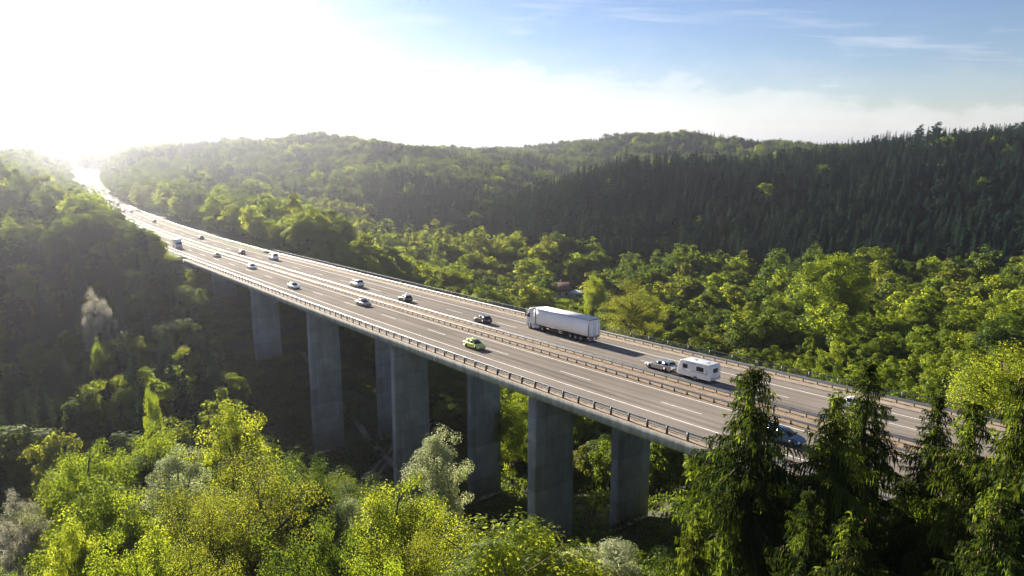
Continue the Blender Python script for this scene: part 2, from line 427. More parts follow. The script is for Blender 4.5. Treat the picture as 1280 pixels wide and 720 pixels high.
def asphalt():
    """Road surface; its 'UV' holds (along, across) in metres, for wheel paths, seams and patches."""
    m, nt, out = new_mat('asphalt')
    b = N(nt, 'ShaderNodeBsdfPrincipled', Roughness=1.0)
    b.inputs['Specular IOR Level'].default_value = .06
    uv = N(nt, 'ShaderNodeUVMap'); uv.uv_map = 'UVMap'
    sx = N(nt, 'ShaderNodeSeparateXYZ'); nt.links.new(uv.outputs[0], sx.inputs[0])
    # wheel paths: two darker tracks in each lane
    mp = N(nt, 'ShaderNodeMapping'); mp.inputs['Scale'].default_value = (.012, 1, 1); nt.links.new(uv.outputs[0], mp.inputs[0])
    n1 = N(nt, 'ShaderNodeTexNoise', Scale=1.1, Detail=5., Roughness=.6); nt.links.new(mp.outputs[0], n1.inputs['Vector'])
    n2 = N(nt, 'ShaderNodeTexNoise', Scale=.06, Detail=6.); nt.links.new(uv.outputs[0], n2.inputs['Vector'])
    n3 = N(nt, 'ShaderNodeTexNoise', Scale=9., Detail=3.); nt.links.new(uv.outputs[0], n3.inputs['Vector'])
    base = ramp(nt, n1.outputs['Fac'], [(.3, (.182, .160, .140)), (.5, (.222, .196, .172)), (.72, (.268, .238, .210))])
    r2 = ramp(nt, n2.outputs['Fac'], [(.35, (.86, .86, .86)), (.65, (1.1, 1.1, 1.1))])
    mu = N(nt, 'ShaderNodeMix', data_type='RGBA', blend_type='MULTIPLY'); mu.inputs[0].default_value = 1
    nt.links.new(base.outputs[0], mu.inputs[6]); nt.links.new(r2.outputs[0], mu.inputs[7])
    # worn wheel tracks: darker bands .75 m either side of each lane centre
    def mth(op, a, b=None):
        n = N(nt, 'ShaderNodeMath', operation=op); nt.links.new(a, n.inputs[0])
        if b is not None:
            if isinstance(b, (int, float)): n.inputs[1].default_value = b
            else: nt.links.new(b, n.inputs[1])
        return n.outputs[0]
    def track(u0):
        a = mth('ABSOLUTE', mth('SUBTRACT', sx.outputs['Y'], u0)); a = mth('ABSOLUTE', mth('SUBTRACT', a, 1.875)); return mth('ABSOLUTE', mth('SUBTRACT', a, .78))
    dmin = mth('MINIMUM', track(0.0), track(13.26))
    wob = mth('MULTIPLY_ADD', n1.outputs['Fac'], .5); 
    rt_ = ramp(nt, mth('ADD', dmin, mth('MULTIPLY', n1.outputs['Fac'], .25)), [(.10, (.80, .79, .78)), (.34, (.93, .93, .93)), (.62, (1.08, 1.08, 1.07))])
    n5 = N(nt, 'ShaderNodeTexNoise', Scale=.9, Detail=2.); mp5 = N(nt, 'ShaderNodeMapping'); mp5.inputs['Scale'].default_value = (.025, .28, 1); nt.links.new(uv.outputs[0], mp5.inputs[0]); nt.links.new(mp5.outputs[0], n5.inputs['Vector'])
    rp_ = ramp(nt, n5.outputs['Fac'], [(.60, (1, 1, 1)), (.615, (.80, .80, .81))])
    m6 = N(nt, 'ShaderNodeMix', data_type='RGBA', blend_type='MULTIPLY'); m6.inputs[0].default_value = 1
    nt.links.new(rt_.outputs[0], m6.inputs[6]); nt.links.new(rp_.outputs[0], m6.inputs[7])
    m7 = N(nt, 'ShaderNodeMix', data_type='RGBA', blend_type='MULTIPLY'); m7.inputs[0].default_value = 1
    nt.links.new(mu.outputs[2], m7.inputs[6]); nt.links.new(m6.outputs[2], m7.inputs[7]); mu = m7
    r3 = ramp(nt, n3.outputs['Fac'], [(.3, (.9, .9, .9)), (.7, (1.1, 1.1, 1.1))])
    m3 = N(nt, 'ShaderNodeMix', data_type='RGBA', blend_type='MULTIPLY'); m3.inputs[0].default_value = 1
    nt.links.new(mu.outputs[2], m3.inputs[6]); nt.links.new(r3.outputs[0], m3.inputs[7])
    nt.links.new(m3.outputs[2], b.inputs['Base Color'])
    bp = N(nt, 'ShaderNodeBump', Strength=.15, Distance=.01); nt.links.new(n3.outputs['Fac'], bp.inputs['Height']); nt.links.new(bp.outputs[0], b.inputs['Normal'])
    nt.links.new(b.outputs[0], out.inputs[0])
    return m


M['asphalt'] = asphalt()
M['median'] = pbr('median_sand', (.27, .195, .125), .92, var=.3, scale=.9, bump=.2)
M['verge'] = pbr('verge_grass', (.11, .15, .035), .95, var=.35, scale=.6, bump=.5)


def ground_mat():
    m, nt, out = new_mat('forest_floor')
    b = N(nt, 'ShaderNodeBsdfPrincipled', Roughness=.95)
    tc = N(nt, 'ShaderNodeTexCoord')
    n1 = N(nt, 'ShaderNodeTexNoise', Scale=.05, Detail=8., Roughness=.6); nt.links.new(tc.outputs['Object'], n1.inputs['Vector'])
    n2 = N(nt, 'ShaderNodeTexNoise', Scale=.9, Detail=6., Roughness=.7); nt.links.new(tc.outputs['Object'], n2.inputs['Vector'])
    r1 = ramp(nt, n1.outputs['Fac'], [(.35, (.035, .05, .018)), (.5, (.05, .06, .022)), (.62, (.075, .06, .038))])
    r2 = ramp(nt, n2.outputs['Fac'], [(.3, (.6, .6, .6)), (.7, (1.35, 1.35, 1.3))])
    mu = N(nt, 'ShaderNodeMix', data_type='RGBA', blend_type='MULTIPLY'); mu.inputs[0].default_value = 1
    nt.links.new(r1.outputs[0], mu.inputs[6]); nt.links.new(r2.outputs[0], mu.inputs[7])
    nt.links.new(mu.outputs[2], b.inputs['Base Color'])
    bp = N(nt, 'ShaderNodeBump', Strength=.6, Distance=.3); nt.links.new(n2.outputs['Fac'], bp.inputs['Height']); nt.links.new(bp.outputs[0], b.inputs['Normal'])
    nt.links.new(b.outputs[0], out.inputs[0])
    return m


M['ground'] = ground_mat()

#@@GROUND
# ------------------------------------------------------------------ ground sheet
def axis_pts(fine0, fine1, step, lo, hi):
    a = list(np.arange(fine0, fine1 + step, step))
    d = step
    while a[-1] < hi:
        d = min(d * 1.12, 120); a.append(a[-1] + d)
    d = step
    while a[0] > lo:
        d = min(d * 1.12, 120); a.insert(0, a[0] - d)
    return np.array(a)


gx = axis_pts(-220, 220, 4.5, -5200, 5200); gy = axis_pts(-10, 420, 4.5, -900, 7200)
GX, GY = np.meshgrid(gx, gy, indexing='ij')
GZ = terrain(GX, GY)
mb = MB()
nx, ny = len(gx), len(gy)
idx = np.arange(nx * ny).reshape(nx, ny)
mb.v.append(np.stack([GX, GY, GZ], -1).reshape(-1, 3)); mb.n = nx * ny
Q = np.stack([idx[:-1, :-1], idx[1:, :-1], idx[1:, 1:], idx[:-1, 1:]], -1).reshape(-1, 4)
mb.f = Q.tolist(); mb.m = [0] * len(Q)
ground = mb.obj('ground', M['ground'], smooth=True, fix=False); tag(ground, kind='structure')


def gz(x, y):
    return terrain(np.array([x], float), np.array([y], float))[0]


# ------------------------------------------------------------------ motorway surface
def ribbon(mb, s, prof, mat=0, uvs=None):
    """Sweep a cross profile [(u,h),...] along stations s (open sheet)."""
    ring = np.stack([road(s, u, h) for u, h in prof], 1)     # (ns, np, 3)
    base = mb.n
    mb.loft(ring, mat, closed=False, cap=False)
    if uvs is not None:
        uvs.append(np.stack([np.stack([s, np.full(len(s), u)], -1) for u, h in prof], 1).reshape(-1, 2))
    return ring


def set_uv(o, UV):
    me = o.data
    l = me.uv_layers.new(name='UVMap')
    vi = np.empty(len(me.loops), dtype=np.int32); me.loops.foreach_get('vertex_index', vi)
    l.data.foreach_set('uv', UV[vi].astype(np.float32).ravel())


def stations(a, b):
    n = max(2, int(abs(b - a) / 4)); return np.linspace(a, b, n)


s_all = np.concatenate([np.arange(-1400, -400, 8.), np.arange(-400, 181, 3.)])
mb = MB(); uv = []
ribbon(mb, s_all, [(-7.05, .0), (4.15, .0)], 0, uv)
ribbon(mb, s_all, [(8.85, .0), (19.4, .0)], 0, uv)
road_o = mb.obj('road', M['asphalt'], fix=False); tag(road_o, kind='structure'); set_uv(road_o, np.concatenate(uv))

mb = MB()
H_ = .008
for u0 in (-3.75, 3.72, 9.52, 17.0):
    ribbon(mb, s_all, [(u0 - .09, H_), (u0 + .09, H_)])
for ph, u0 in ((3.8, 0.0), (-11.4, 13.26)):
    k = -75
    while ph + 18 * k < 170:
        a = ph + 18 * k
        ribbon(mb, np.linspace(a, a + 6, 3), [(u0 - .075, H_), (u0 + .075, H_)])
        k += 1
mk = mb.obj('lane_markings', M['white_line'], road_o, fix=False)

s_br = np.arange(BR0 - 6, BR1 + .1, 3.)
mb = MB()
ribbon(mb, s_br, [(4.15, .004), (4.3, .07), (6.3, .11), (8.7, .07), (8.85, .004)])
med = mb.obj('median_strip', M['median'], fix=False); tag(med, kind='structure')
mb = MB()
s_far = np.concatenate([np.arange(-1400, -400, 8.), np.arange(-400, BR0 - 5, 3.)])
ribbon(mb, s_far, [(4.15, .004), (4.9, .10), (6.3, .22), (7.9, .10), (8.85, .004)])
s_f2 = s_far[s_far > -420]; s_f3 = s_far[s_far <= -410]
ribbon(mb, s_f2, [(19.4, .002), (21.5, .05), (24.5, -.1), (30, -1.0)])
ribbon(mb, s_f2, [(-20, -1.0), (-11, -.1), (-8.2, .05), (-7.05, .002)])
ribbon(mb, s_f3, [(19.4, .002), (21.5, .05), (23.5, -.6)])
ribbon(mb, s_f3, [(-11, -.6), (-8.2, .05), (-7.05, .002)])
s_nr = np.arange(BR1, 181, 3.)
ribbon(mb, s_nr, [(4.15, .004), (6.3, .12), (8.85, .004)])
ribbon(mb, s_nr, [(19.4, .002), (24.5, -.1), (30, -1.0)])
ribbon(mb, s_nr, [(-20, -1.0), (-11, -.1), (-7.05, .002)])
vg = mb.obj('grass_verge', M['verge'], fix=False); tag(vg, kind='structure')

# ------------------------------------------------------------------ bridge
bx0 = road(-40., 7.)
bridge = thing('motorway_bridge', 'long curved concrete motorway viaduct on tall rectangular piers across the valley', 'bridge')


def sweep(mb, s, prof, mat=0):
    ring = np.stack([road(s, u, h) for u, h in prof], 1)
    mb.loft(ring, mat, closed=True, cap=True)


s_d = np.arange(BR0, BR1 + .1, 3.)
mb = MB()   # two box girders under one slab
sweep(mb, s_d, [(U_A + .25, -.02), (U_A + .25, -.55), (-5.0, -1.15), (-4.3, -3.3), (2.1, -3.3), (2.8, -1.15), (6.4, -.6), (10.4, -1.15), (11.1, -3.3), (17.5, -3.3), (18.2, -1.15), (U_B - .25, -.55), (U_B - .25, -.02)])
mb.obj('deck', M['fascia'], bridge)
for ua, ub, w in ((U_A, -7.05, 'n'), (19.4, U_B, 'f')):
    mb = MB()
    if w == 'n':
        sweep(mb, s_d, [(ua, .14), (ua, -1.0), (ua + .28, -1.0), (ua + .28, -.10), (ub, -.10), (ub, .10)])
    else:
        sweep(mb, s_d, [(ub, .14), (ub, -1.0), (ub - .28, -1.0), (ub - .28, -.10), (ua, -.10), (ua, .10)])
    mb.obj('edge_beam', [M['fascia']], bridge)
    mb = MB()
    ribbon(mb, s_d, [(ua + (.02 if w == 'n' else .0), .146 if w == 'n' else .106), (ub - (.0 if w == 'n' else .02), .106 if w == 'n' else .146)])
    mb.obj('walkway', M['ledge'], bridge, fix=False)
PIER_S = [(-161.5, 1.6), (-120.4, 1.7), (-78.3, 1.5), (-37.2, 1.5), (3.2, 1.8), (43.5, 1.8)]
for ps, th in PIER_S:
    for ua, ub in ((-4.6, 2.4), (12.0, 19.0)):
        um = (ua + ub) / 2
        c = road(ps, um); top = -3.25
        rz = heading(ps)
        zb = min(gz(*road(ps + ds, uu)[:2]) for ds in (-1, 1) for uu in (ua, ub)) - 2.0
        ztop = c[2] + top
        mb = MB()
        L_, Wd = th, ub - ua
        hgt = ztop - zb
        rings = []
        for k, zz in enumerate(np.linspace(0, hgt, 5)):
            g = 1 + .006 * (hgt - zz) / 4
            ch = .12
            x, y = L_ / 2 * g, Wd / 2 * (1 + .0012 * (hgt - zz))
            rings.append([(-x + ch, -y, zz), (x - ch, -y, zz), (x, -y + ch, zz), (x, y - ch, zz), (x - ch, y, zz), (-x + ch, y, zz), (-x, y - ch, zz), (-x, -y + ch, zz)])
        mb.loft(rings)
        p = mb.obj('pier', M['concrete'], bridge)
        p.location = (c[0], c[1], zb); p.rotation_euler = (0, 0, rz)
for ss, sg in ((BR0 - 1.2, -1), (BR1 + 1.0, 1)):
    mb = MB()
    c = road(ss, 7.0)
    mb.box((0, 0, -5.5), (2.6, 31.5, 9.6))
    mb.box((sg * 4.0, -15.7, -4.2), (8, .7, 6.8)); mb.box((sg * 4.0, 15.7, -4.2), (8, .7, 6.8))
    o = mb.obj('abutment', M['concrete'], bridge); o.location = (c[0], c[1], c[2] - .7); o.rotation_euler = (0, 0, heading(ss))


# ------------------------------------------------------------------ barriers
def rail_thing(name, label, cat, u, s0, s1, step, rails, post, group=None, focus=10, post_mat='steel_dark', rail_mat='steel', pickets=None, ext=None, parts=(), post_name='post'):
    root = thing(name, label, cat, road((s0 + s1) / 2, u), 0, group)
    ox = np.array(root.location)
    for nm, prof in rails:
        mb = MB(); s = np.arange(ext or s0, s1 + .1, 3.)
        ring = np.stack([road(s, u + a, h) for a, h in prof], 1) - ox
        mb.loft(ring, 0, closed=True, cap=True)
        mb.obj(nm, M[rail_mat], root)
    ps = np.arange(s0, s1, step)
    order = np.argsort(abs(ps - focus))
    near = set(order[:98].tolist()); rest = MB()
    pm = None
    for i, s in enumerate(ps):
        P = road(s, u) - ox; rz = heading(s)
        if i in near:
            if pm is None:
                b = MB()
                for c, d in post: b.box(c, d)
                po = b.obj(post_name, M[post_mat], root); pm = po
            else:
                po = pm.copy(); COL.objects.link(po); po.parent = root
            po.location = P; po.rotation_euler = (0, 0, rz)
        else:
            for c, d in post:
                ca, sa = math.cos(rz), math.sin(rz)
                rest.box((P[0] + c[0] * ca - c[1] * sa, P[1] + c[0] * sa + c[1] * ca, P[2] + c[2]), d, rz)
    if rest.n:
        o = rest.obj(post_name + '_rest', M[post_mat], root); o.name = 'distant_' + post_name; o['kind'] = 'stuff'
    if pickets:
        st, (pw, ph0, ph1), nm, mt = pickets
        b = MB()
        for s in np.arange(s0, s1, st):
            P = road(s, u) - ox
            b.box((P[0], P[1], P[2] + (ph0 + ph1) / 2), (pw, pw, ph1 - ph0), heading(s))
        o = b.obj(nm, M[mt], root); o['kind'] = 'stuff'
    return root


WB = lambda side: [(0, .45), (.05 * side, .50), (.02 * side, .58), (.02 * side, .62), (.05 * side, .70), (0, .75), (-.02 * side, .70), (-.02 * side, .50)]
BX = lambda w, a, b: [(-w, a), (w, a), (w, b), (-w, b)]
rail_thing('bridge_railing', 'dark steel railing with thick black posts along the near edge of the bridge', 'railing', -8.27, BR0 - 4, BR1, 2.67,
           [('top_rail', BX(.075, .99, 1.09)), ('lower_rail', BX(.035, .58, .66))], [((0, 0, .55), (.20, .16, .90))], 'steel railings along the bridge', focus=-10,
           pickets=(2.67, (.09, .12, .62), 'short_post', 'steel_dark'))
rail_thing('guardrail', 'galvanised guardrail just inside the near edge railing of the bridge', 'guardrail', -7.45, -190, BR1 + 40, 2.67,
           [('beam', WB(1))], [((0, -.1, .33), (.10, .12, .66))], 'motorway guardrails', focus=-10, ext=-290)
rail_thing('guardrail', 'guardrail on the near side of the tan median, posts on dark feet', 'guardrail', 4.55, -190, BR1 + 40, 2.0,
           [('beam', WB(-1))], [((0, .12, .33), (.09, .16, .66)), ((0, .05, .12), (.34, .34, .03))], 'motorway guardrails', ext=-900)
rail_thing('guardrail', 'pale guardrail with spreader arms on the far side of the tan median', 'guardrail', 8.05, -190, BR1 + 40, 2.0,
           [('beam', WB(1)), ('rear_beam', [(-.42, .52), (-.40, .52), (-.40, .74), (-.42, .74)])],
           [((0, -.2, .35), (.09, .12, .70)), ((0, -.2, .70), (.07, .44, .07))], 'motorway guardrails', ext=-900)
rail_thing('guardrail', 'guardrail beside the hard shoulder on the far side of the bridge', 'guardrail', 20.83, -190, BR1 + 40, 2.0,
           [('beam', WB(-1)), ('rear_beam', [(.30, .52), (.34, .52), (.34, .74), (.30, .74)])], [((0, .15, .33), (.09, .16, .66)), ((0, .15, .12), (.2, .2, .03))], 'motorway guardrails', ext=-500)
rail_thing('bridge_railing', 'thin dark barred railing along the far outer edge of the bridge', 'railing', 22.35, BR0 - 4, BR1, 4.0,
           [('top_rail', BX(.045, 1.10, 1.18)), ('lower_rail', BX(.03, .22, .27)), ('middle_rail', BX(.02, .66, .70))], [((0, 0, .60), (.12, .10, 1.10))], 'steel railings along the bridge',
           rail_mat='steel_dark', pickets=(.16, (.028, .24, 1.12), 'bars', 'steel_dark'))

# small reflector posts on the near railing and delineators beyond the bridge
for i, s in enumerate((-142., -92., -42., 8., 58.)):
    pass
mb = MB(); mb.loft([[(-.06, -.05, 0), (.06, -.05, 0), (.06, .05, 0), (-.06, .05, 0)], [(-.06, -.05, .95), (.06, -.05, .95), (.06, .05, .95), (-.06, .05, .95)], [(-.06, -.05, 1.0), (.06, -.05, 1.08), (.06, .05, 1.08), (-.06, .05, 1.0)]])
mb.box((0, 0, .78), (.128, .108, .18), mat=1)
dmesh = mb.mesh('delineator_post', [M['delin'], M['black']])
DEL = [(-190., 20.6, 'white delineator post at the end of the bridge beside the far guardrail'),
       (-215., 20.4, 'white delineator post in the grass behind the far guardrail past the bridge end'),
       (-262., 20.4, 'small white delineator post on the grass verge opposite the box lorry'),
       (-312., 20.4, 'tiny white delineator post on the verge far up the motorway')]
for s, u, lb in DEL:
    o = bpy.data.objects.new('delineator_post', dmesh); COL.objects.link(o); o.location = Vector(road(s, u, .0)); o.rotation_euler = (0, 0, heading(s))
    tag(o, lb, 'delineator', 'roadside delineator posts')

#@@VEHICLES
# ------------------------------------------------------------------ vehicles (local frame: +x forward, y left)
PAINT = {}


def paint(name, col, metal=.35, rough=.32):
    if name not in PAINT:
        PAINT[name] = pbr(name, col, rough, metal, .5, coat=.8)
    return PAINT[name]


CAR_SHAPES = {
    #          L     W     H    belt  bonnet: stations x/L from the rear: (x, zlow, zbelt, halfwidth factor), greenhouse (rear base, rear roof, mid roof, front roof, front base) in x/L
    'hatch':  dict(L=4.15, W=1.76, H=1.48, prof=[(0, .42, .72, .86), (.02, .28, .92, .93), (.10, .24, .98, .99), (.35, .22, .94, 1), (.62, .22, .93, 1), (.72, .22, .93, .99), (.88, .24, .82, .96), (.97, .27, .68, .88), (1, .38, .58, .80)],
                   gh=(.03, .12, .36, .55, .76)),
    'estate': dict(L=4.75, W=1.82, H=1.47, prof=[(0, .42, .72, .86), (.02, .28, .90, .93), (.10, .24, .96, .99), (.35, .22, .93, 1), (.62, .22, .91, 1), (.70, .22, .90, .99), (.88, .24, .79, .96), (.97, .27, .66, .88), (1, .38, .56, .78)],
                   gh=(.03, .10, .34, .52, .71)),
    'sedan':  dict(L=4.65, W=1.80, H=1.43, prof=[(0, .42, .78, .84), (.02, .30, .92, .92), (.12, .24, .95, .98), (.30, .22, .92, 1), (.60, .22, .89, 1), (.70, .22, .88, .99), (.88, .24, .78, .96), (.97, .27, .65, .88), (1, .38, .55, .78)],
                   gh=(.12, .27, .40, .53, .71)),
    'suv':    dict(L=4.6, W=1.88, H=1.68, prof=[(0, .48, .85, .88), (.02, .36, 1.02, .94), (.10, .30, 1.08, .99), (.35, .28, 1.05, 1), (.62, .28, 1.03, 1), (.72, .28, 1.02, .99), (.90, .30, .94, .96), (.97, .33, .80, .90), (1, .44, .68, .82)],
                   gh=(.03, .10, .34, .54, .74)),
    'mpv':    dict(L=4.8, W=1.90, H=1.85, prof=[(0, .48, .85, .90), (.015, .32, 1.06, .95), (.10, .27, 1.10, .99), (.35, .25, 1.07, 1), (.66, .25, 1.05, 1), (.76, .25, 1.02, .99), (.90, .27, .90, .96), (.97, .30, .74, .90), (1, .42, .62, .82)],
                   gh=(.02, .055, .36, .58, .84)),
    'van':    dict(L=5.2, W=1.98, H=2.25, prof=[(0, .50, .95, .93), (.012, .36, 1.15, .97), (.10, .30, 1.2, 1), (.35, .28, 1.18, 1), (.70, .28, 1.15, 1), (.80, .28, 1.10, .99), (.92, .30, .96, .96), (.98, .33, .78, .92), (1, .45, .66, .86)],
                   gh=(.012, .03, .38, .66, .85)),
}


def make_car(shape, col, label, cat, s, u, toward, group='vehicles on the motorway', detail=True, roofcol=None, name='parked'):
    sh = CAR_SHAPES[shape]; L, W, H = sh['L'], sh['W'], sh['H']; w = W / 2
    rz = heading(s) + (0 if toward else math.pi)
    nm = {'hatch': 'hatchback_car', 'estate': 'estate_car', 'sedan': 'saloon_car', 'suv': 'sport_utility_car', 'mpv': 'minivan', 'van': 'panel_van'}[shape]
    root = thing(nm, label, cat, road(s, u), rz, group)
    root.rotation_euler = (0, 0, rz)
    pitch = math.atan(float(np.interp(s + 2, ST, PZ) - np.interp(s - 2, ST, PZ)) / 4) * (1 if toward else -1)
    root.rotation_euler = (math.atan(XFALL) * (1 if toward else -1), -pitch, rz)
    X = lambda f: (f - .5) * L
    mb = MB(); rings = []
    for f, zl, zb, wf in sh['prof']:
        a = w * wf; x = X(f)
        rings.append([(x, -a * .90, zl), (x, -a * .99, zl + .10), (x, -a, (zl + zb) / 2), (x, -a * .97, zb - .06), (x, -a * .88, zb),
                      (x, a * .88, zb), (x, a * .97, zb - .06), (x, a, (zl + zb) / 2), (x, a * .99, zl + .10), (x, a * .90, zl)])
    mb.loft(rings)
    belt = lambda f: np.interp(f, [p[0] for p in sh['prof']], [p[2] for p in sh['prof']])
    g = sh['gh']; wr = w * (.70 if shape not in ('van', 'mpv') else .80)
    zr = [H - .06, H, H - .04]
    GP = []
    for f, z, ww in ((g[0], belt(g[0]) - .03, w * .84), (g[1], zr[0], wr * .95), (g[2], zr[1], wr), (g[3], zr[2], wr * .97), (g[4], belt(g[4]) - .03, w * .84)):
        GP.append((X(f), ww, z))
    zb_ = [GP[0][2], belt(g[1]) - .03, belt(g[2]) - .03, belt(g[3]) - .03, GP[4][2]]
    top = [[(x, -y, z), (x, y, z)] for x, y, z in GP]
    bw = w * .86
    V = []; F = []
    for i, (x, y, z) in enumerate(GP):
        c = .07 if 0 < i < 4 else 0
        V += [(x, -bw, zb_[i]), (x, -y, z - c), (x, -y + c * 1.6, z), (x, y - c * 1.6, z), (x, y, z - c), (x, bw, zb_[i])]
    for i in range(4):
        for j in range(5):
            F.append((i * 6 + j, i * 6 + j + 1, (i + 1) * 6 + j + 1, (i + 1) * 6 + j))
    mb.add(V, F)
    body = mb.obj('body', col, root, bevel=.035)
    for p in body.data.polygons: p.use_smooth = True
    try:
        body.data.set_sharp_from_angle(angle=R(32))
    except Exception:
        pass
    V = np.array(V).reshape(5, 6, 3)

    def panel(name, q, mat, shrink=.10, off=.012, mats=None):
        q = np.array(q, float); c = q.mean(0)
        n = np.cross(q[1] - q[0], q[3] - q[0]); n /= np.linalg.norm(n)
        if n @ (c - np.array([0, 0, .7])) < 0: n = -n
        q = c + (q - c) * (1 - shrink)
        b = MB(); b.loft([q - n * .01, q + n * off]); return b.obj(name, mat, root)
    panel('windscreen', [V[3, 2], V[3, 3], V[4, 4], V[4, 1]], M['glass'], .09, .02)
    panel('rear_window', [V[1, 2], V[1, 3], V[0, 4], V[0, 1]] if shape in ('sedan',) else [V[1, 2], V[1, 3], V[0, 4] * .8 + V[1, 3] * .2, V[0, 1] * .8 + V[1, 2] * .2], M['glass'], .12, .02)
    for j0, j1 in ((0, 1), (5, 4)):
        k1 = 2 if shape == 'van' else 1
        if shape != 'van':
            panel('side_window', [V[1, j1], V[2, j1], V[2, j0], V[1, j0] * .55 + V[0, j0] * .45], M['glass'], .16)
        panel('side_window', [V[2, j1], V[3, j1], V[3, j0] * .45 + V[4, j0] * .55, V[2, j0]], M['glass'], .16)
    if roofcol:
        panel('roof_panel', [V[1, 2], V[1, 3], V[3, 3], V[3, 2]], roofcol, .06, .02)
    rw = .325 if shape not in ('suv', 'van', 'mpv') else .36
    for fx in (.185, .80):
        for sd in (-1, 1):
            b = MB(); b.disc((0, 0, 0), rw, 'y', .21, 20); wh = b.obj('wheel', M['rubber'], root); wh.location = (X(fx), sd * (w - .15), rw)
            b = MB(); b.disc((0, 0, 0), rw * .64, 'y', .012, 16); rm = b.obj('rim', M['rim'], wh); rm.location = (0, sd * .112, 0)
            b = MB()
            an = np.linspace(0, math.pi, 11)
            b.loft([[(math.cos(a) * (rw + .07), sd * 0, math.sin(a) * (rw + .07)) for a in an] + [(0, 0, -.08)], [(math.cos(a) * (rw + .07), sd * .012, math.sin(a) * (rw + .07)) for a in an] + [(0, sd * .012, -.08)]])
            ar = b.obj('wheel_arch', M['black'], root); ar.location = (X(fx), sd * (w * .995), rw)
    zf = sh['prof'][-1]; zq = sh['prof'][-2]
    for sd in (-1, 1):
        b = MB(); b.box((0, 0, 0), (.20, .34, .15), rz=-sd * .45); h = b.obj('headlight', M['lamp_white'], root, bevel=.03); h.location = (X(.972), sd * w * .66, zq[2] - .10)
        b = MB(); b.box((0, 0, 0), (.10, .24, .22)); h = b.obj('taillight', M['lamp_red'], root, bevel=.03); h.location = (X(.012), sd * w * .74, sh['prof'][1][2] - .17)
        b = MB(); b.box((0, 0, 0), (.16, .17, .12)); h = b.obj('wing_mirror', col, root, bevel=.03); h.location = (X(g[4] - .06), sd * (w + .05), belt(.7) + .06)
    b = MB(); b.box((X(.993), 0, zf[1] + .06), (.06, W * .58, .16)); b.obj('grille', M['black'], root, bevel=.02)
    b = MB(); b.box((X(.004), 0, .42), (.05, W * .78, .14)); b.obj('rear_bumper', M['black'], root, bevel=.02)
    b = MB(); b.box((X(1.0) + .012, 0, zf[1] - .02 + .02), (.02, .50, .11)); b.obj('number_plate', M['plate'], root)
    b = MB(); b.box((X(0) - .012, 0, .66), (.02, .50, .11)); b.obj('number_plate', M['plate'], root)
    b = MB(); b.box((0, 0, .27), (L * .9, W * .8, .12)); b.obj('underbody', M['black'], root)
    return root


silver = paint('silver_paint', (.34, .35, .37), .7, .35)
SILV2 = paint('light_grey_paint', (.58, .60, .62), .6, .3)
DGREY = paint('dark_grey_paint', (.10, .105, .115), .6, .32)
BLACK = paint('black_paint', (.016, .017, .02), .3, .25)
WHITE = paint('white_paint', (.76, .77, .78), .0, .3)
LIME = paint('lime_paint', (.50, .62, .06), .15, .32)
BLUE = paint('blue_paint', (.018, .07, .14), .5, .28)
NAVY = paint('navy_paint', (.04, .05, .075), .5, .3)
RED = paint('dark_red_paint', (.16, .022, .02), .4, .3)
BEIGE = paint('beige_paint', (.55, .54, .50), .5, .3)
CARS = [
    ('hatch', LIME, 'lime green hatchback in the outer lane of the near carriageway', 'car', -14.9, -1.55, True),
    ('sedan', DGREY, 'dark grey saloon beside the median, two cars up from the lime green one', 'car', -61.5, 1.5, True),
    ('sedan', SILV2, 'light grey saloon in the outer near lane, behind the dark grey saloon', 'car', -94.5, -1.7, True),
    ('sedan', WHITE, 'white saloon driving toward the viewer level with the white van', 'car', -140.5, 1.9, True),
    ('sedan', NAVY, 'dark saloon with shiny roof coming off the grass median end', 'car', -180.5, 2.2, True),
    ('hatch', BLUE, 'blue car half hidden behind the top of the tall foreground spruce', 'car', 38.4, -.7, True),
    ('estate', silver, 'silver estate car towing the white caravan', 'car', 11.9, 11.55, False),
    ('hatch', BLACK, 'black hatchback seen from behind, just ahead of the white articulated lorry', 'car', -31.2, 11.2, False),
    ('hatch', BLACK, 'black hatchback with pale roof reflection, second car ahead of the articulated lorry', 'car', -61.5, 11.3, False),
    ('mpv', SILV2, 'silver minivan with dark rear window ahead of the two black hatchbacks', 'minivan', -88., 11.9, False),
    ('van', WHITE, 'white panel van with two rear windows near the far bridge end', 'van', -160.5, 14.8, False),
    ('hatch', RED, 'dark red hatchback driving away beside the end of the grass median', 'car', -185.5, 11.8, False),
    ('sedan', NAVY, 'dark saloon alone on the far lanes just past the bridge, behind the box lorry', 'car', -252., 14.6, False),
    ('hatch', WHITE, 'white car mostly hidden behind the foreground spruce tops on the far lanes', 'car', 37.4, 15.0, False),
]
for a in CARS:
    make_car(*a)
FARCARS = [
    ('hatch', NAVY, 'small dark car past the bridge where roadside trees begin to hide the lanes', 'car', -352., 15.2, False),
    ('hatch', BLACK, 'left one of two tiny dark cars side by side below the dark van', 'car', -434., 11.4, False),
    ('sedan', DGREY, 'right one of two tiny dark cars side by side below the dark van', 'car', -430., 15.2, False),
    ('van', NAVY, 'dark van far up the motorway above two tiny cars side by side', 'van', -500., 15.2, False),
    ('sedan', DGREY, 'tiny dark car on the near lanes beside the distant dark van', 'car', -505., 2.2, True),
    ('hatch', BLACK, 'tiny car in the left far lane near the distant bend', 'car', -690., 11.4, False),
    ('hatch', DGREY, 'tiny car in the right far lane near the distant bend', 'car', -692., 15.2, False),
    ('sedan', DGREY, 'tiny car entering the distant bend in the left far lane', 'car', -850., 11.4, False),
    ('van', BLACK, 'dark high van at the distant bend, farthest vehicle going away', 'van', -950., 15.2, False),
]
for a in FARCARS:
    make_car(*a)


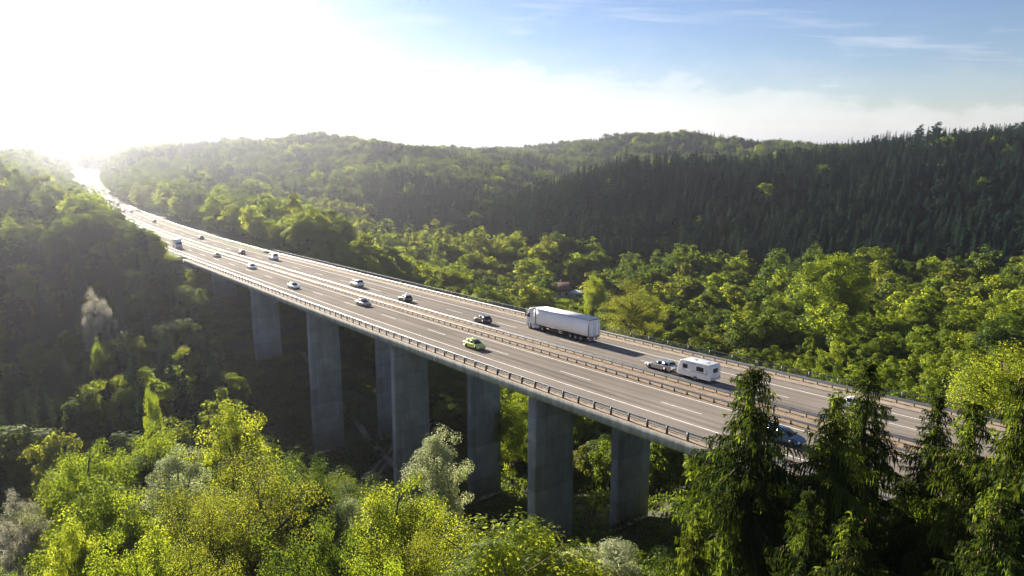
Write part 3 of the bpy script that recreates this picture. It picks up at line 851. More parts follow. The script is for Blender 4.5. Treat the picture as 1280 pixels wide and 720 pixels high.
def box_truck(s, u):
    root = thing('box_lorry', 'small lorry with pale blue white box coming onto the bridge between trees and median', 'lorry', road(s, u), heading(s), 'vehicles on the motorway')
    b = MB(); b.box((-1.2, 0, 2.2), (5.6, 2.4, 2.5)); b.obj('cargo_box', paint('pale_box', (.76, .80, .86), 0, .4), root, bevel=.05)
    b = MB()
    b.loft([[(x, -y, .6), (x, y, .6), (x, y, z), (x, -y, z)] for x, y, z in ((1.75, 1.05, 2.3), (2.6, 1.05, 2.4), (3.2, 1.0, 1.6), (3.45, .95, 1.2))])
    b.obj('cab', paint('lorry_cab', (.40, .48, .60), .1, .35), root, bevel=.06)
    b = MB(); b.loft([[(2.68, -.88, 2.28), (2.68, .88, 2.28), (3.17, .85, 1.66), (3.17, -.85, 1.66)], [(2.74, -.88, 2.30), (2.74, .88, 2.30), (3.23, .85, 1.68), (3.23, -.85, 1.68)]]); b.obj('windscreen', M['glass'], root)
    b = MB(); b.box((-.3, 0, .75), (6.6, .9, .3)); b.obj('chassis', M['chassis'], root)
    for x in (-2.4, 2.4):
        for sd in (-1, 1):
            b = MB(); b.disc((0, 0, 0), .42, 'y', .28, 16); o = b.obj('wheel', M['rubber'], root); o.location = (x, sd * .98, .42)
    for sd in (-1, 1):
        b = MB(); b.box((3.42, sd * .72, .95), (.12, .28, .16)); b.obj('headlight', M['lamp_white'], root)
    b = MB(); b.box((3.44, 0, .62), (.14, 1.9, .22)); b.obj('bumper', M['black'], root)
    return root


box_truck(-221., -1.6)


def semi(s, u):
    """Articulated lorry, seen from behind left: origin under the rear axle group, +x forward."""
    rz = heading(s) + math.pi
    root = thing('articulated_lorry', 'white articulated lorry with curtain sided trailer in the far lanes', 'lorry', road(s, u), rz, 'vehicles on the motorway')
    pitch = math.atan(GRADE)
    root.rotation_euler = (-math.atan(XFALL), pitch, rz)
    # trailer: rear at x=0, front at 13.6
    tr = MB()
    n = 28; xs = np.linspace(.14, 13.46, n)
    for sd in (-1, 1):
        top = [(x, sd * (1.245 + .012 * math.sin(i * 2.3)), 3.86) for i, x in enumerate(xs)]
        mid = [(x, sd * (1.26 + .022 * math.sin(i * 1.7 + 1)), 2.5) for i, x in enumerate(xs)]
        bot = [(x, sd * (1.255 + .02 * math.sin(i * 2.9)), 1.18) for i, x in enumerate(xs)]
        inn = [(x, sd * 1.20, 1.18) for x in xs]; in2 = [(x, sd * 1.20, 3.86) for x in xs]
        tr.loft(np.array([top, mid, bot, inn, in2]).transpose(1, 0, 2), closed=True)
    tr.obj('side_curtain', M['tarp'], root)
    b = MB(); b.loft([[(0.02, -1.27, 3.90), (0.02, 1.27, 3.90), (0.02, 1.255, 3.99), (0.02, -1.255, 3.99)], [(6.8, -1.27, 3.92), (6.8, 1.27, 3.92), (6.8, 1.255, 4.0), (6.8, -1.255, 4.0)], [(13.58, -1.27, 3.90), (13.58, 1.27, 3.90), (13.58, 1.255, 3.99), (13.58, -1.255, 3.99)]])
    b.obj('trailer_roof', M['tarp_roof'], root)
    b = MB()
    for sd in (-1, 1):
        b.box((6.8, sd * 1.265, 3.878), (13.6, .05, .035))
        b.box((6.8, sd * 1.262, 1.14), (13.56, .06, .07))
        for x in (.06, 13.54): b.box((x, sd * 1.25, 2.52), (.11, .06, 2.7))
    b.box((13.56, 0, 2.55), (.05, 2.42, 2.7)); b.box((.045, 0, 3.84), (.08, 2.42, .09))
    b.obj('trailer_frame', M['chassis'], root)
    for sd in (-1, 1):
        b = MB(); b.box((0, sd * .61, 2.47), (.06, 1.17, 2.62))
        d = b.obj('rear_door', M['tarp'], root, bevel=.01)
        b = MB()
        for yy in (.25, .85): b.tube([(-.05, sd * yy, 1.2), (-.05, sd * yy, 3.75)], .02, 6)
        for zz in (1.5, 2.4, 3.4): b.box((-.042, sd * 1.17, zz), (.03, .12, .06))
        b.obj('lock_bar', M['alu'], d)
    b = MB(); b.box((6.9, 0, .98), (13.0, .9, .24)); b.box((6.8, 0, 1.10), (13.5, 2.36, .06)); b.box((7.6, 0, .62), (5.2, 1.5, .55)); b.obj('trailer_chassis_and_shade_box', M['chassis'], root)  # last box is a dark block added for the shade under the trailer
    b = MB(); b.box((.10, 0, 1.0), (.14, 2.44, .26)); b.obj('rear_panel', M['steel'], root)
    b = MB(); b.box((.08, 0, .52), (.10, 2.36, .16)); b.box((.3, .7, .78), (.5, .07, .5)); b.box((.3, -.7, .78), (.5, .07, .5)); b.obj('underrun_bar', M['alu'], root)
    for sd in (-1, 1):
        b = MB(); b.box((.01, sd * .98, 1.0), (.06, .38, .15)); b.obj('taillight', M['lamp_red'], root)
        b = MB(); b.box((-.002 - .015, sd * .55, .98), (.03, .3, .16)); b.obj('warning_board', M['lamp_orange'], root)
    b = MB(); b.box((.0, 0, .80), (.02, .52, .11)); b.obj('number_plate', M['plate'], root)
    for sd in (-1, 1):
        b = MB()
        b.box((6.5, sd * 1.18, .75), (4.6, .05, .5)) if sd > 5 else [b.box((6.6, sd * 1.2, z), (4.6, .04, .12)) for z in (.55, .85)]
        b.obj('side_guard', M['chassis'], root)
        b = MB(); b.box((9.9, sd * .85, .55), (.14, .14, .9)); b.obj('landing_leg', M['chassis'], root)
    b = MB(); b.box((8.6, 1.0, .74), (1.0, .42, .5)); b.obj('tool_box', M['chassis'], root)
    b = MB(); b.box((9.2, 1.05, .70), (.5, .35, .5)); b.obj('warning_box', M['lamp_orange'], root) if False else b.obj('spare_box', M['roof_tile'], root)
    for x in (1.9, 3.2, 4.5):
        for sd in (-1, 1):
            b = MB(); b.disc((0, 0, 0), .50, 'y', .38, 22); wh = b.obj('wheel', M['rubber'], root); wh.location = (x, sd * 1.05, .50)
            b = MB(); b.disc((0, 0, 0), .28, 'y', .02, 16); rm = b.obj('rim', M['rim'], wh); rm.location = (0, sd * .195, 0)
            b = MB(); b.box((0, 0, 0), (1.0, .40, .03)); mg = b.obj('mudguard', M['black'], root); mg.location = (x, sd * 1.05, 1.05 - .02)
    # tractor unit
    cab = MB()
    pts = [(14.15, .9), (14.15, 3.55), (14.45, 3.85), (15.15, 3.78), (15.85, 3.35), (16.20, 2.3), (16.34, 1.55), (16.36, .55), (15.75, .45), (15.6, .9)]
    ring = []
    for y, k in ((-1.235, .0), (-1.24, 0), (1.24, 0), (1.235, 0)):
        ring.append(y)
    P = np.array(pts)
    sec = []
    for y, sc_ in ((-1.24, .955), (-1.17, 1.0), (1.17, 1.0), (1.24, .955)):
        c = np.array([15.2, 2.1])
        q = c + (P - c) * sc_
        sec.append([(a, y, z) for a, z in q])
    cab.loft(sec)
    cab.obj('cab', M['cab_white'], root, bevel=.05)
    b = MB(); b.loft([[(15.95, -1.05, 3.12), (15.95, 1.05, 3.12), (16.27, 1.1, 2.05), (16.27, -1.1, 2.05)], [(15.99, -1.05, 3.13), (15.99, 1.05, 3.13), (16.31, 1.1, 2.06), (16.31, -1.1, 2.06)]]); b.obj('windscreen', M['glass'], root)
    for sd in (-1, 1):
        b = MB(); y = sd * 1.235
        b.loft([[(15.15, y, 2.1), (16.02, y, 2.1), (15.82, y, 2.95), (15.15, y, 2.95)], [(15.15, y + sd * .02, 2.1), (16.02, y + sd * .02, 2.1), (15.82, y + sd * .02, 2.95), (15.15, y + sd * .02, 2.95)]]); b.obj('side_window', M['glass'], root)
        b = MB(); b.box((16.05, sd * 1.46, 2.55), (.16, .22, .75)); b.tube([(15.95, sd * 1.2, 2.85), (16.05, sd * 1.46, 2.85)], .03); b.obj('wing_mirror', M['black'], root, bevel=.03)
        b = MB(); b.box((16.33, sd * .92, .78), (.1, .42, .22)); b.obj('headlight', M['lamp_white'], root)
        b = MB(); b.box((13.95, sd * 1.16, 2.35), (.36, .06, 2.6)); b.obj('side_deflector', M['cab_white'], root)
        b = MB(); b.box((13.4, sd * 1.0, .72), (1.5, .50, .58)); b.obj('fuel_tank', paint('tank_paint', (.38, .42, .46), 0, .5), root, bevel=.1)
        b = MB(); b.box((14.6, sd * 1.14, .62), (.9, .14, .46)); b.obj('side_step', M['cab_white'], root, bevel=.03)
        for x, dual in ((15.2, 0), (11.75, 1)):
            b = MB(); b.disc((0, 0, 0), .51, 'y', .34 + .25 * dual, 22); wh = b.obj('wheel', M['rubber'], root); wh.location = (x, sd * (1.05 - .1 * dual), .51)
            b = MB(); b.disc((0, 0, 0), .29, 'y', .02, 16); rm = b.obj('rim', M['rim'], wh); rm.location = (0, sd * (.18 + .125 * dual), 0)
    b = MB(); b.box((16.36, 0, .55), (.14, 2.36, .34)); b.obj('bumper', M['cab_white'], root, bevel=.05)
    b = MB(); b.box((16.36, 0, 1.25), (.05, 1.8, .5)); b.obj('grille', M['black'], root)
    b = MB(); b.box((13.3, 0, .78), (5.2, .85, .26)); b.obj('tractor_chassis', M['chassis'], root)
    return root


semi(-6.0, 15.9)


def caravan(s, u):
    rz = heading(s) + math.pi
    root = thing('caravan', 'white touring caravan with dark windows towed by the silver estate car', 'caravan', road(s, u), rz, 'vehicles on the motorway')
    root.rotation_euler = (-math.atan(XFALL), math.atan(GRADE), rz)
    L, w = 5.4, 1.13
    P = np.array([(-2.7, .42), (-2.72, 1.5), (-2.62, 2.35), (-2.45, 2.52), (1.9, 2.52), (2.25, 2.36), (2.55, 1.7), (2.72, 1.0), (2.68, .42)])
    c = np.array([0, 1.45])
    sec = []
    for y, k in ((-w, .975), (-w + .06, 1.0), (w - .06, 1.0), (w, .975)):
        sec.append([(a, y, z) for a, z in c + (P - c) * k])
    b = MB(); b.loft(sec); b.obj('body', M['caravan'], root, bevel=.04)
    for sd in (-1, 1):
        y = sd * (w + .012)
        for x0, x1 in ((.95, 1.75), (-1.65, -.5)):
            b = MB(); b.box(((x0 + x1) / 2, y, 1.72), (x1 - x0, .035, .58)); b.obj('window', M['glass'], root, bevel=.012)
        b = MB()
        b.box((-.2, y, 1.26), (4.2, .012, .05)); b.box((-2.2, y, 1.55), (.05, .012, .62)); b.box((.9, y, 2.3), (2.6, .012, .035))
        b.obj('trim_stripe', M['black'], root)
        b = MB(); b.disc((0, 0, 0), .32, 'y', .2, 18); wh = b.obj('wheel', M['rubber'], root); wh.location = (-.35, sd * (w - .07), .32)
        b = MB(); b.disc((0, 0, 0), .2, 'y', .012, 14); rm = b.obj('rim', M['rim'], wh); rm.location = (0, sd * .108, 0)
        b = MB(); an = np.linspace(0, math.pi, 12)
        b.loft([[(-.35 + .44 * math.cos(a), sd * (w + t), .36 + .42 * math.sin(a)) for a in an] + [(-.35 + .33 * math.cos(a), sd * (w + t), .36 + .31 * math.sin(a)) for a in an[::-1]] for t in (-.01, .05)])
        b.obj('wheel_arch', M['caravan'], root)
        b = MB(); b.box((-2.70, sd * .85, .72), (.06, .28, .16)); b.obj('taillight', M['lamp_red'], root)
    b = MB(); b.box((-2.715, .0, 1.72), (.035, .95, .56)); b.obj('window', M['glass'], root, bevel=.012)
    b = MB(); b.box((2.5, 0, 1.78), (.04, 1.3, .5), M=Matrix.Rotation(-.42, 4, 'Y')); b.obj('window', M['glass'], root)
    b = MB(); b.box((-2.72, 0, .62), (.07, 2.1, .28)); b.obj('rear_bumper', paint('caravan_bumper', (.45, .52, .62), 0, .4), root, bevel=.03)
    b = MB(); b.box((-2.765, .2, .74), (.02, .5, .11)); b.obj('number_plate', M['plate'], root)
    for x in (-1.4, .6):
        b = MB(); b.box((x, 0, 2.545), (.55, .5, .10)); b.obj('roof_hatch', M['lamp_white'], root, bevel=.03)
    b = MB(); b.tube([(2.6, .5, .45), (3.6, 0, .45)], .04); b.tube([(2.6, -.5, .45), (3.6, 0, .45)], .04); b.tube([(3.5, 0, .45), (4.15, 0, .48)], .05); b.obj('drawbar', M['steel'], root)
    b = MB(); b.box((0, 0, .42), (5.1, 2.0, .1)); b.obj('floor_frame', M['chassis'], root)
    return root


caravan(18.35, 11.6)

#@@TREES
# ------------------------------------------------------------------ tree meshes
def leaf_quads(C, size, rng, aspect=.62, upbias=.35, out=None, coh=1.0):
    n = len(C)
    nr = rng.normal(size=(n, 3)); nr[:, 2] = np.abs(nr[:, 2]) + upbias; nr /= np.linalg.norm(nr, axis=1)[:, None]
    if out is not None:
        nr = nr * .55 + out * coh; nr /= np.linalg.norm(nr, axis=1)[:, None] + 1e-9
    a = np.cross(nr, rng.normal(size=(n, 3))); a /= np.linalg.norm(a, axis=1)[:, None] + 1e-9
    b = np.cross(nr, a)
    s = size * rng.uniform(.6, 1.35, (n, 1))
    a = a * s; b = b * s * aspect
    return np.stack([C - a, C - b * .9 + a * .1, C + a, C + b * .9 + a * .1], 1)


class Tree:
    """Holds trunk and crown builders for one variant, H tall and R in crown radius (unit-free local metres)."""
    def __init__(self, H, Rr):
        self.H, self.R = H, Rr
        self.t, self.c = MB(), MB()
        self.tone = []

    def leaves(self, Q, tone, mat=0):
        self.c.quads(Q, mat); self.tone.append(np.broadcast_to(tone, (len(Q),)))

    def finish(self, name, tm, cm):
        tone = np.concatenate(self.tone)
        nt_ = len(self.t.f)
        self.trunk = self.t.mesh(name + '_trunk', [tm])
        self.crown = self.c.mesh(name + '_crown', cm)
        a = self.crown.attributes.new('tone', 'FLOAT', 'FACE'); a.data.foreach_set('value', tone.astype(np.float32))
        j = MB(); j.v = self.c.v + self.t.v; j.n = self.c.n + self.t.n
        j.f = [tuple(f) for f in self.c.f] + [tuple(i + self.c.n for i in f) for f in self.t.f]
        j.m = self.c.m + [len(cm)] * nt_
        self.whole = j.mesh(name, list(cm) + [tm])
        a = self.whole.attributes.new('tone', 'FLOAT', 'FACE'); a.data.foreach_set('value', np.concatenate([tone, np.zeros(nt_)]).astype(np.float32))
        return self


def broadleaf(seed, H, Rr, clumps, per, leaf, crown_base=.25, limbs=9, spread=1.0, shape='round', open_=0.0, tubes=6, coh=.9):
    rng = np.random.default_rng(seed)
    T = Tree(H, Rr)
    lean = rng.normal(size=2) * .03 * H
    tp = np.array([(0, 0, -1.5), (0, 0, .0), (lean[0] * .3, lean[1] * .3, H * .3), (lean[0] * .7, lean[1] * .7, H * .55), (lean[0], lean[1], H * .82)])
    r0 = .017 * H + .05
    T.t.tube(tp, [r0 * 1.25, r0 * 1.1, r0 * .75, r0 * .45, r0 * .12], tubes)
    zc = H * (crown_base + 1) / 2; rz = H * (1 - crown_base) / 2
    # clump centres: on a lumpy crown surface plus some inside
    cs = []
    lob = rng.uniform(0, 6.28, 6)
    while len(cs) < clumps:
        d = rng.normal(size=3); d /= np.linalg.norm(d)
        if d[2] < -.75 and rng.random() < .7: continue
        rr = (rng.uniform(.62, .93) if rng.random() < .72 else rng.uniform(.2, .62))
        az = math.atan2(d[1], d[0])
        lump = 1 + .20 * math.sin(2 * az + lob[0]) * (1 - abs(d[2])) + .14 * math.sin(3 * az + lob[1] + 3 * d[2]) + .10 * math.sin(5 * az + lob[2] + 4 * d[2])
        x, y, z = d * rr * lump
        prof = 1.0
        if shape == 'tall': prof = .72 + .28 * math.cos(z * 1.4)
        if shape == 'cone': prof = max(.15, .95 - .62 * (z + .1))
        if shape == 'wide': prof = 1.0 if z > -.2 else .8
        if shape == 'vase': prof = .75 + .35 * z
        cs.append((x * Rr * prof + lean[0] * .6, y * Rr * prof + lean[1] * .6, zc + z * rz))
    cs = np.array(cs)
    cr = rng.uniform(.15, .27, clumps) * Rr * spread
    # limbs to the larger clumps
    order = rng.permutation(clumps)[:limbs]
    for i in order:
        c = cs[i]; z0 = np.clip(c[2] - rng.uniform(.35, .6) * Rr * 1.1, H * max(.12, crown_base * .7), H * .78)
        f = np.interp(z0, tp[:, 2], np.arange(len(tp))); k = int(min(f, len(tp) - 2)); st = tp[k] + (tp[k + 1] - tp[k]) * (f - k)
        mid = (st + c) / 2 + np.array([0, 0, -.06 * H]) * rng.uniform(.2, 1) + rng.normal(size=3) * .03 * H
        rl = r0 * rng.uniform(.34, .55)
        T.t.tube([st, mid, c], [rl, rl * .6, rl * .15], max(3, tubes - 2))
        for _ in range(2):
            e = c + rng.normal(size=3) * Rr * .25
            T.t.tube([mid, (mid + e) / 2 + rng.normal(size=3) * .1, e], [rl * .45, rl * .3, rl * .08], 3)
    for i in range(clumps):
        n = int(per * rng.uniform(.6, 1.4) * (1 - open_ * rng.random()))
        g = rng.normal(size=(n, 3)); g /= np.linalg.norm(g, axis=1)[:, None]
        rad = cr[i] * rng.uniform(.25, 1.15, (n, 1)) ** .7
        C = cs[i] + g * rad * np.array([1.15, 1.15, .82])
        og = g * .75 + (cs[i] - np.array([lean[0] * .6, lean[1] * .6, zc - .1 * H])) / Rr * .45
        T.leaves(leaf_quads(C, leaf, rng, out=og, coh=coh * .62), np.clip(rng.random() * .7 + rng.normal(size=n) * .16 + .15, 0, 1))
    return T


def spruce_far(seed, H, Rr, whorl=1.15, nb=7):
    rng = np.random.default_rng(seed)
    T = Tree(H, Rr)
    T.t.tube([(0, 0, -1.5), (0, 0, H * .5), (0, 0, H * .98)], [.011 * H, .007 * H, .01], 5)
    z = H * .12; Q = []; tn = []
    while z < H * .985:
        f = (z / H)
        r = Rr * (1 - f) ** .85 * (.92 + .1 * rng.random()) + .12
        k = nb if f < .85 else 5
        a0 = rng.uniform(0, 6.28)
        for j in range(k):
            a = a0 + j * 6.283 / k + rng.normal() * .2
            L = r * rng.uniform(.7, 1.18)
            d = np.array([math.cos(a), math.sin(a), 0]); sd = np.array([-math.sin(a), math.cos(a), 0])
            dr = rng.uniform(.18, .42)
            w = L * .30 + .12
            p = [np.array([0, 0, z]) + d * L * t + np.array([0, 0, -dr * L * (t ** 1.4) + (.10 * L if t > .9 else 0)]) for t in (.06, .42, .78, 1.03)]
            ws = [w * .45, w, w * .72, .03]
            dn = np.array([0, 0, -.22])
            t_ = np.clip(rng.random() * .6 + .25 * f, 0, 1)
            for q in range(3):
                Q.append([p[q] - sd * ws[q] + dn * ws[q], p[q] * 1.0, p[q + 1], p[q + 1] - sd * ws[q + 1] + dn * ws[q + 1]]); tn.append(t_)
                Q.append([p[q], p[q] + sd * ws[q] + dn * ws[q], p[q + 1] + sd * ws[q + 1] + dn * ws[q + 1], p[q + 1]]); tn.append(t_)
            # hanging fringe
            for q in range(2):
                tt = rng.uniform(.3, .95); pc = p[0] + (p[3] - p[0]) * tt + np.array([0, 0, .05])
                ax = d * rng.normal() + sd * rng.normal(); ax /= np.linalg.norm(ax) + 1e-6
                ln = .25 + .16 * L; ww = .16 + .05 * L
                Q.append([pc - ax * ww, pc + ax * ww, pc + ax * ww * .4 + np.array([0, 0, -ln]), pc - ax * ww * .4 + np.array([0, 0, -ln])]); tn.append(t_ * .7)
        z += whorl * (1 - .55 * f) * rng.uniform(.85, 1.15)
    tip = np.array([0, 0, H])
    for a in (0, 1.57):
        d = np.array([math.cos(a), math.sin(a), 0]) * .10
        Q.append([tip - d * 2 - np.array([0, 0, 1.2]), tip + d * 2 - np.array([0, 0, 1.2]), tip + d * .3 + np.array([0, 0, .3]), tip - d * .3 + np.array([0, 0, .3])]); tn.append(.6)
    T.leaves(np.array(Q), np.array(tn))
    return T


def spruce_near(seed, H, Rr, young=.12, dense=1.0, z_from=.0, thin=1.0, cones=60, fat=1.0):
    """Norway spruce: whorled boughs that sag and lift at the tip, curtains of hanging twigs."""
    rng = np.random.default_rng(seed)
    T = Tree(H, Rr)
    zz = np.linspace(-1.5, H, 12)
    wob = np.cumsum(rng.normal(size=(12, 2)) * .03, 0)
    tpts = np.stack([wob[:, 0], wob[:, 1], zz], -1)
    T.t.tube(tpts, np.interp(zz, [-1.5, H * .5, H], [.0145 * H, .008 * H, .015]), 7)
    Qs, tn, mi = [], [], []

    def ribbon2(P, D, ln, w, tone, mat):
        """Vectorised hanging twigs: from points P along direction D, two quads bending down."""
        n = len(P)
        D = D / (np.linalg.norm(D, axis=1)[:, None] + 1e-9)
        sd = np.cross(D, rng.normal(size=(n, 3))); sd /= np.linalg.norm(sd, axis=1)[:, None] + 1e-9
        ln = ln[:, None]; w = w[:, None] * fat
        m = P + D * ln * .5
        D2 = D * .65 + np.array([0, 0, -.75]); D2 /= np.linalg.norm(D2, axis=1)[:, None]
        e = m + D2 * ln * .55
        Qs.append(np.stack([P - sd * w * .55, P + sd * w * .55, m + sd * w, m - sd * w], 1))
        Qs.append(np.stack([m - sd * w, m + sd * w, e + sd * w * .18, e - sd * w * .18], 1))
        tn.append(np.concatenate([tone, tone])); mi.append(np.full(2 * n, mat))

    z = H * .06
    cone_pts = []
    while z < H * .99:
        f = z / H
        r = Rr * min(1.0, ((1 - f) * 1.7) ** .85) * (.92 + .16 * rng.random()) + .12
        nb = int(rng.integers(5, 8)) if f < .93 else 5
        a0 = rng.uniform(0, 6.28)
        gap = rng.random() < .10
        for j in range(nb):
            a = a0 + j * 6.283 / nb + rng.normal() * .22
            L = r * rng.uniform(.5, 1.18) * (.6 if gap else 1)
            d = np.array([math.cos(a), math.sin(a), 0]); sd = np.array([-math.sin(a), math.cos(a), 0])
            rise = .18 if f > .9 else rng.uniform(-.05, .08)
            sag = rng.uniform(.25, .62) * (1 if f < .85 else .5)
            nP = max(5, int(L / .105 * dense))
            t = np.linspace(.08, 1, nP)
            x0 = np.array([np.interp(z, zz, wob[:, 0]), np.interp(z, zz, wob[:, 1]), z])
            B = x0 + d * (L * t)[:, None] + sd * (rng.normal() * .12 * L * t * t)[:, None] if False else x0 + d[None] * (L * t)[:, None] + sd[None] * (rng.normal() * .10 * L * t * t)[:, None]
            B[:, 2] += rise * L * t - sag * L * t ** 1.5 + .20 * L * np.clip(t - .72, 0, 1) ** 1.2
            T.t.tube(B[::max(1, nP // 4)], np.linspace(.012 * L + .008, .006, len(B[::max(1, nP // 4)])), 3, cap=False)
            bright = rng.random() < young
            mat = 1 if bright else 0
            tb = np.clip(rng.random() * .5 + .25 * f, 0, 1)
            for side in (-1, 1):
                n = nP
                ln = (.22 + .30 * L ** .6 * (1 - t) ** .6 * t ** .25 + .05 * rng.random(n)) * rng.uniform(.7, 1.25, n)
                D = d * .75 + sd * side * rng.uniform(.6, 1.1, (n, 1)) + np.array([0, 0, -1]) * rng.uniform(.15, .9, (n, 1))
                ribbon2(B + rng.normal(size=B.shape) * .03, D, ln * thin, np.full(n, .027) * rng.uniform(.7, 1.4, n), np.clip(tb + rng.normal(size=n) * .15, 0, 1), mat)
            for rep_ in range(2):
                n = nP
                ln = (.22 + .75 * np.sin(t * 2.9) * min(1.3, L * .5)) * rng.uniform(.35, 1.3, n)
                D = np.array([0, 0, -1.]) + d * .22 + rng.normal(size=(n, 3)) * .16
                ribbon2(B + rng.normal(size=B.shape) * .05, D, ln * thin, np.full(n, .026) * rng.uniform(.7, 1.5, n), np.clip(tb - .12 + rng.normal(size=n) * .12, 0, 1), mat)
            # upper side fuzz keeps the bough from being see-through
            D = d + sd * rng.normal(size=(n, 1)) * .6 + np.array([0, 0, .25])
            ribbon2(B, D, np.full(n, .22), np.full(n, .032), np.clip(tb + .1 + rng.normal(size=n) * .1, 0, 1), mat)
            if f > .70 and rng.random() < .55:
                cone_pts.append(B[int(nP * rng.uniform(.6, .99)) - 1])
        z += (.52 * (1 - .40 * f)) * rng.uniform(.7, 1.3) / dense ** .5
    # leader shoots
    n = 26
    P = np.stack([np.full(n, wob[-1, 0]), np.full(n, wob[-1, 1]), H - rng.random(n) * 1.6], -1); D = rng.normal(size=(n, 3)); D[:, 2] = .5
    ribbon2(P, D, np.full(n, .30), np.full(n, .045), rng.random(n) * .4 + .5, 1 if young > .2 else 0)
    Qs = np.concatenate(Qs); tn = np.concatenate(tn); mi = np.concatenate(mi)
    for m in (0, 1):
        if (mi == m).any(): T.leaves(Qs[mi == m], tn[mi == m], m)
    # cones hang at the tips of the upper boughs
    rng.shuffle(cone_pts)
    n0 = len(T.c.f)
    for c in cone_pts[:cones]:
        for _ in range(rng.integers(1, 4)):
            p = c + rng.normal(size=3) * .10
            l = rng.uniform(.13, .2)
            T.c.tube([p, p + np.array([.0, .0, -l * .5]), p + np.array([0.01, 0, -l])], [.014, .034, .010], 5, mat=2)
    T.tone.append(np.full(len(T.c.f) - n0, .5))
    return T


BL_MATS = ['leaf', 'leaf_bright', 'leaf_olive', 'leaf_pale', 'blossom']
VAR = {}
# far / middle variants
FARC = [M['leaf'], M['leaf_bright'], M['leaf_olive']]
for k in range(9):
    VAR['far%d' % k] = broadleaf(100 + k, 15, [5.2, 4.6, 5.6, 4.2, 5.0, 5.4, 4.8, 4.4, 5.2][k], 40, 46, .52, .14, 4, 1.3, ['round', 'tall', 'wide', 'tall', 'round'][k % 5], tubes=4, coh=1.1).finish('broadleaf_far', M['bark'], [FARC[k // 3]])
for k in range(6):
    VAR['mid%d' % k] = broadleaf(140 + k, 14, [4.4, 3.8, 4.8, 3.6, 4.6, 4.2][k], 70, 120, .26, .14, 8, 1.1, ['round', 'tall', 'round', 'tall', 'wide', 'round'][k], tubes=5, coh=1.0).finish('broadleaf_mid', M['bark'], [FARC[k // 2]])
for k in range(3):
    VAR['birch%d' % k] = broadleaf(160 + k, 14, [3.4, 3.0, 3.7][k], 60, 110, .24, .12, 8, 1.15, 'tall', tubes=5, coh=1.0).finish('birch_mid', M['bark_pale'], [M['leaf_bright']])
for k in range(4):
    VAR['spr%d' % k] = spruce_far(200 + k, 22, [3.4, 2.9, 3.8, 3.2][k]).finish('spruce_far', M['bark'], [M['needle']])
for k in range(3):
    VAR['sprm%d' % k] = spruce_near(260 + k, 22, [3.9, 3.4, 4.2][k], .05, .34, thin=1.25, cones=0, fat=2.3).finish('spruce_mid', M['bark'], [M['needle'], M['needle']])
for k in range(2):
    VAR['pine%d' % k] = broadleaf(280 + k, 20, [3.6, 3.2][k], 44, 40, .42, .30, 5, 1.2, 'tall', tubes=4).finish('pine_far', M['bark'], [M['needle']])
# near variants
NEAR = {
    'round': broadleaf(300, 14, 4.6, 170, 300, .098, .12, 16, .92, 'round', tubes=8).finish('tree_near', M['bark'], [M['leaf_bright']]),
    'maple': broadleaf(301, 14, 4.4, 110, 360, .118, .2, 14, .95, 'wide', .35, tubes=8).finish('maple_near', M['bark'], [M['leaf_bright']]),
    'olive': broadleaf(302, 16, 4.6, 190, 190, .082, .12, 26, .85, 'tall', .45, tubes=8).finish('olive_near', M['bark'], [M['leaf_olive']]),
    'pale': broadleaf(303, 16, 3.6, 120, 330, .095, .1, 14, .95, 'tall', .2, tubes=8).finish('pale_near', M['bark_pale'], [M['leaf_pale']]),
    'blossom': broadleaf(304, 11, 4.0, 120, 250, .09, .14, 16, .9, 'round', .3, tubes=8).finish('blossom_near', M['bark'], [M['blossom']]),
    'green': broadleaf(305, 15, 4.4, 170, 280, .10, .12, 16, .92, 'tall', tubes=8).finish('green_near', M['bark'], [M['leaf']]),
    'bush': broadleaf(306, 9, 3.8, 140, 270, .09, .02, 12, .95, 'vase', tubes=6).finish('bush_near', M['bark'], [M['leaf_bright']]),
}
SPR = [
    spruce_near(400, 27, 5.4, .22, 1.0, cones=110).finish('spruce_near', M['bark'], [M['needle_near'], M['needle_young_sunlit'], M['cone']]),
    spruce_near(401, 25, 5.0, .34, 1.0, cones=70).finish('spruce_near', M['bark'], [M['needle_near'], M['needle_young_sunlit'], M['cone']]),
    spruce_near(402, 26, 4.4, .08, .9, cones=40).finish('spruce_near', M['bark'], [M['needle_near'], M['needle_young_sunlit'], M['cone']]),
    spruce_near(403, 25, 5.2, .30, 1.0, cones=200).finish('spruce_near', M['bark'], [M['needle_near'], M['needle_young_sunlit'], M['cone']]),
]


def plant(name, T, loc, sc, rz, label, cat, group, parts=True):
    if parts:
        o = thing(name, label, cat, loc, rz, group)
        for nm, me in (('trunk', T.trunk), ('crown', T.crown)):
            c = bpy.data.objects.new(nm, me); COL.objects.link(c); c.parent = o
    else:
        o = bpy.data.objects.new(name, T.whole); COL.objects.link(o)
        o.location = Vector([float(k) for k in loc]); o.rotation_euler = (0, 0, rz); tag(o, label, cat, group)
    o.scale = sc
    return o


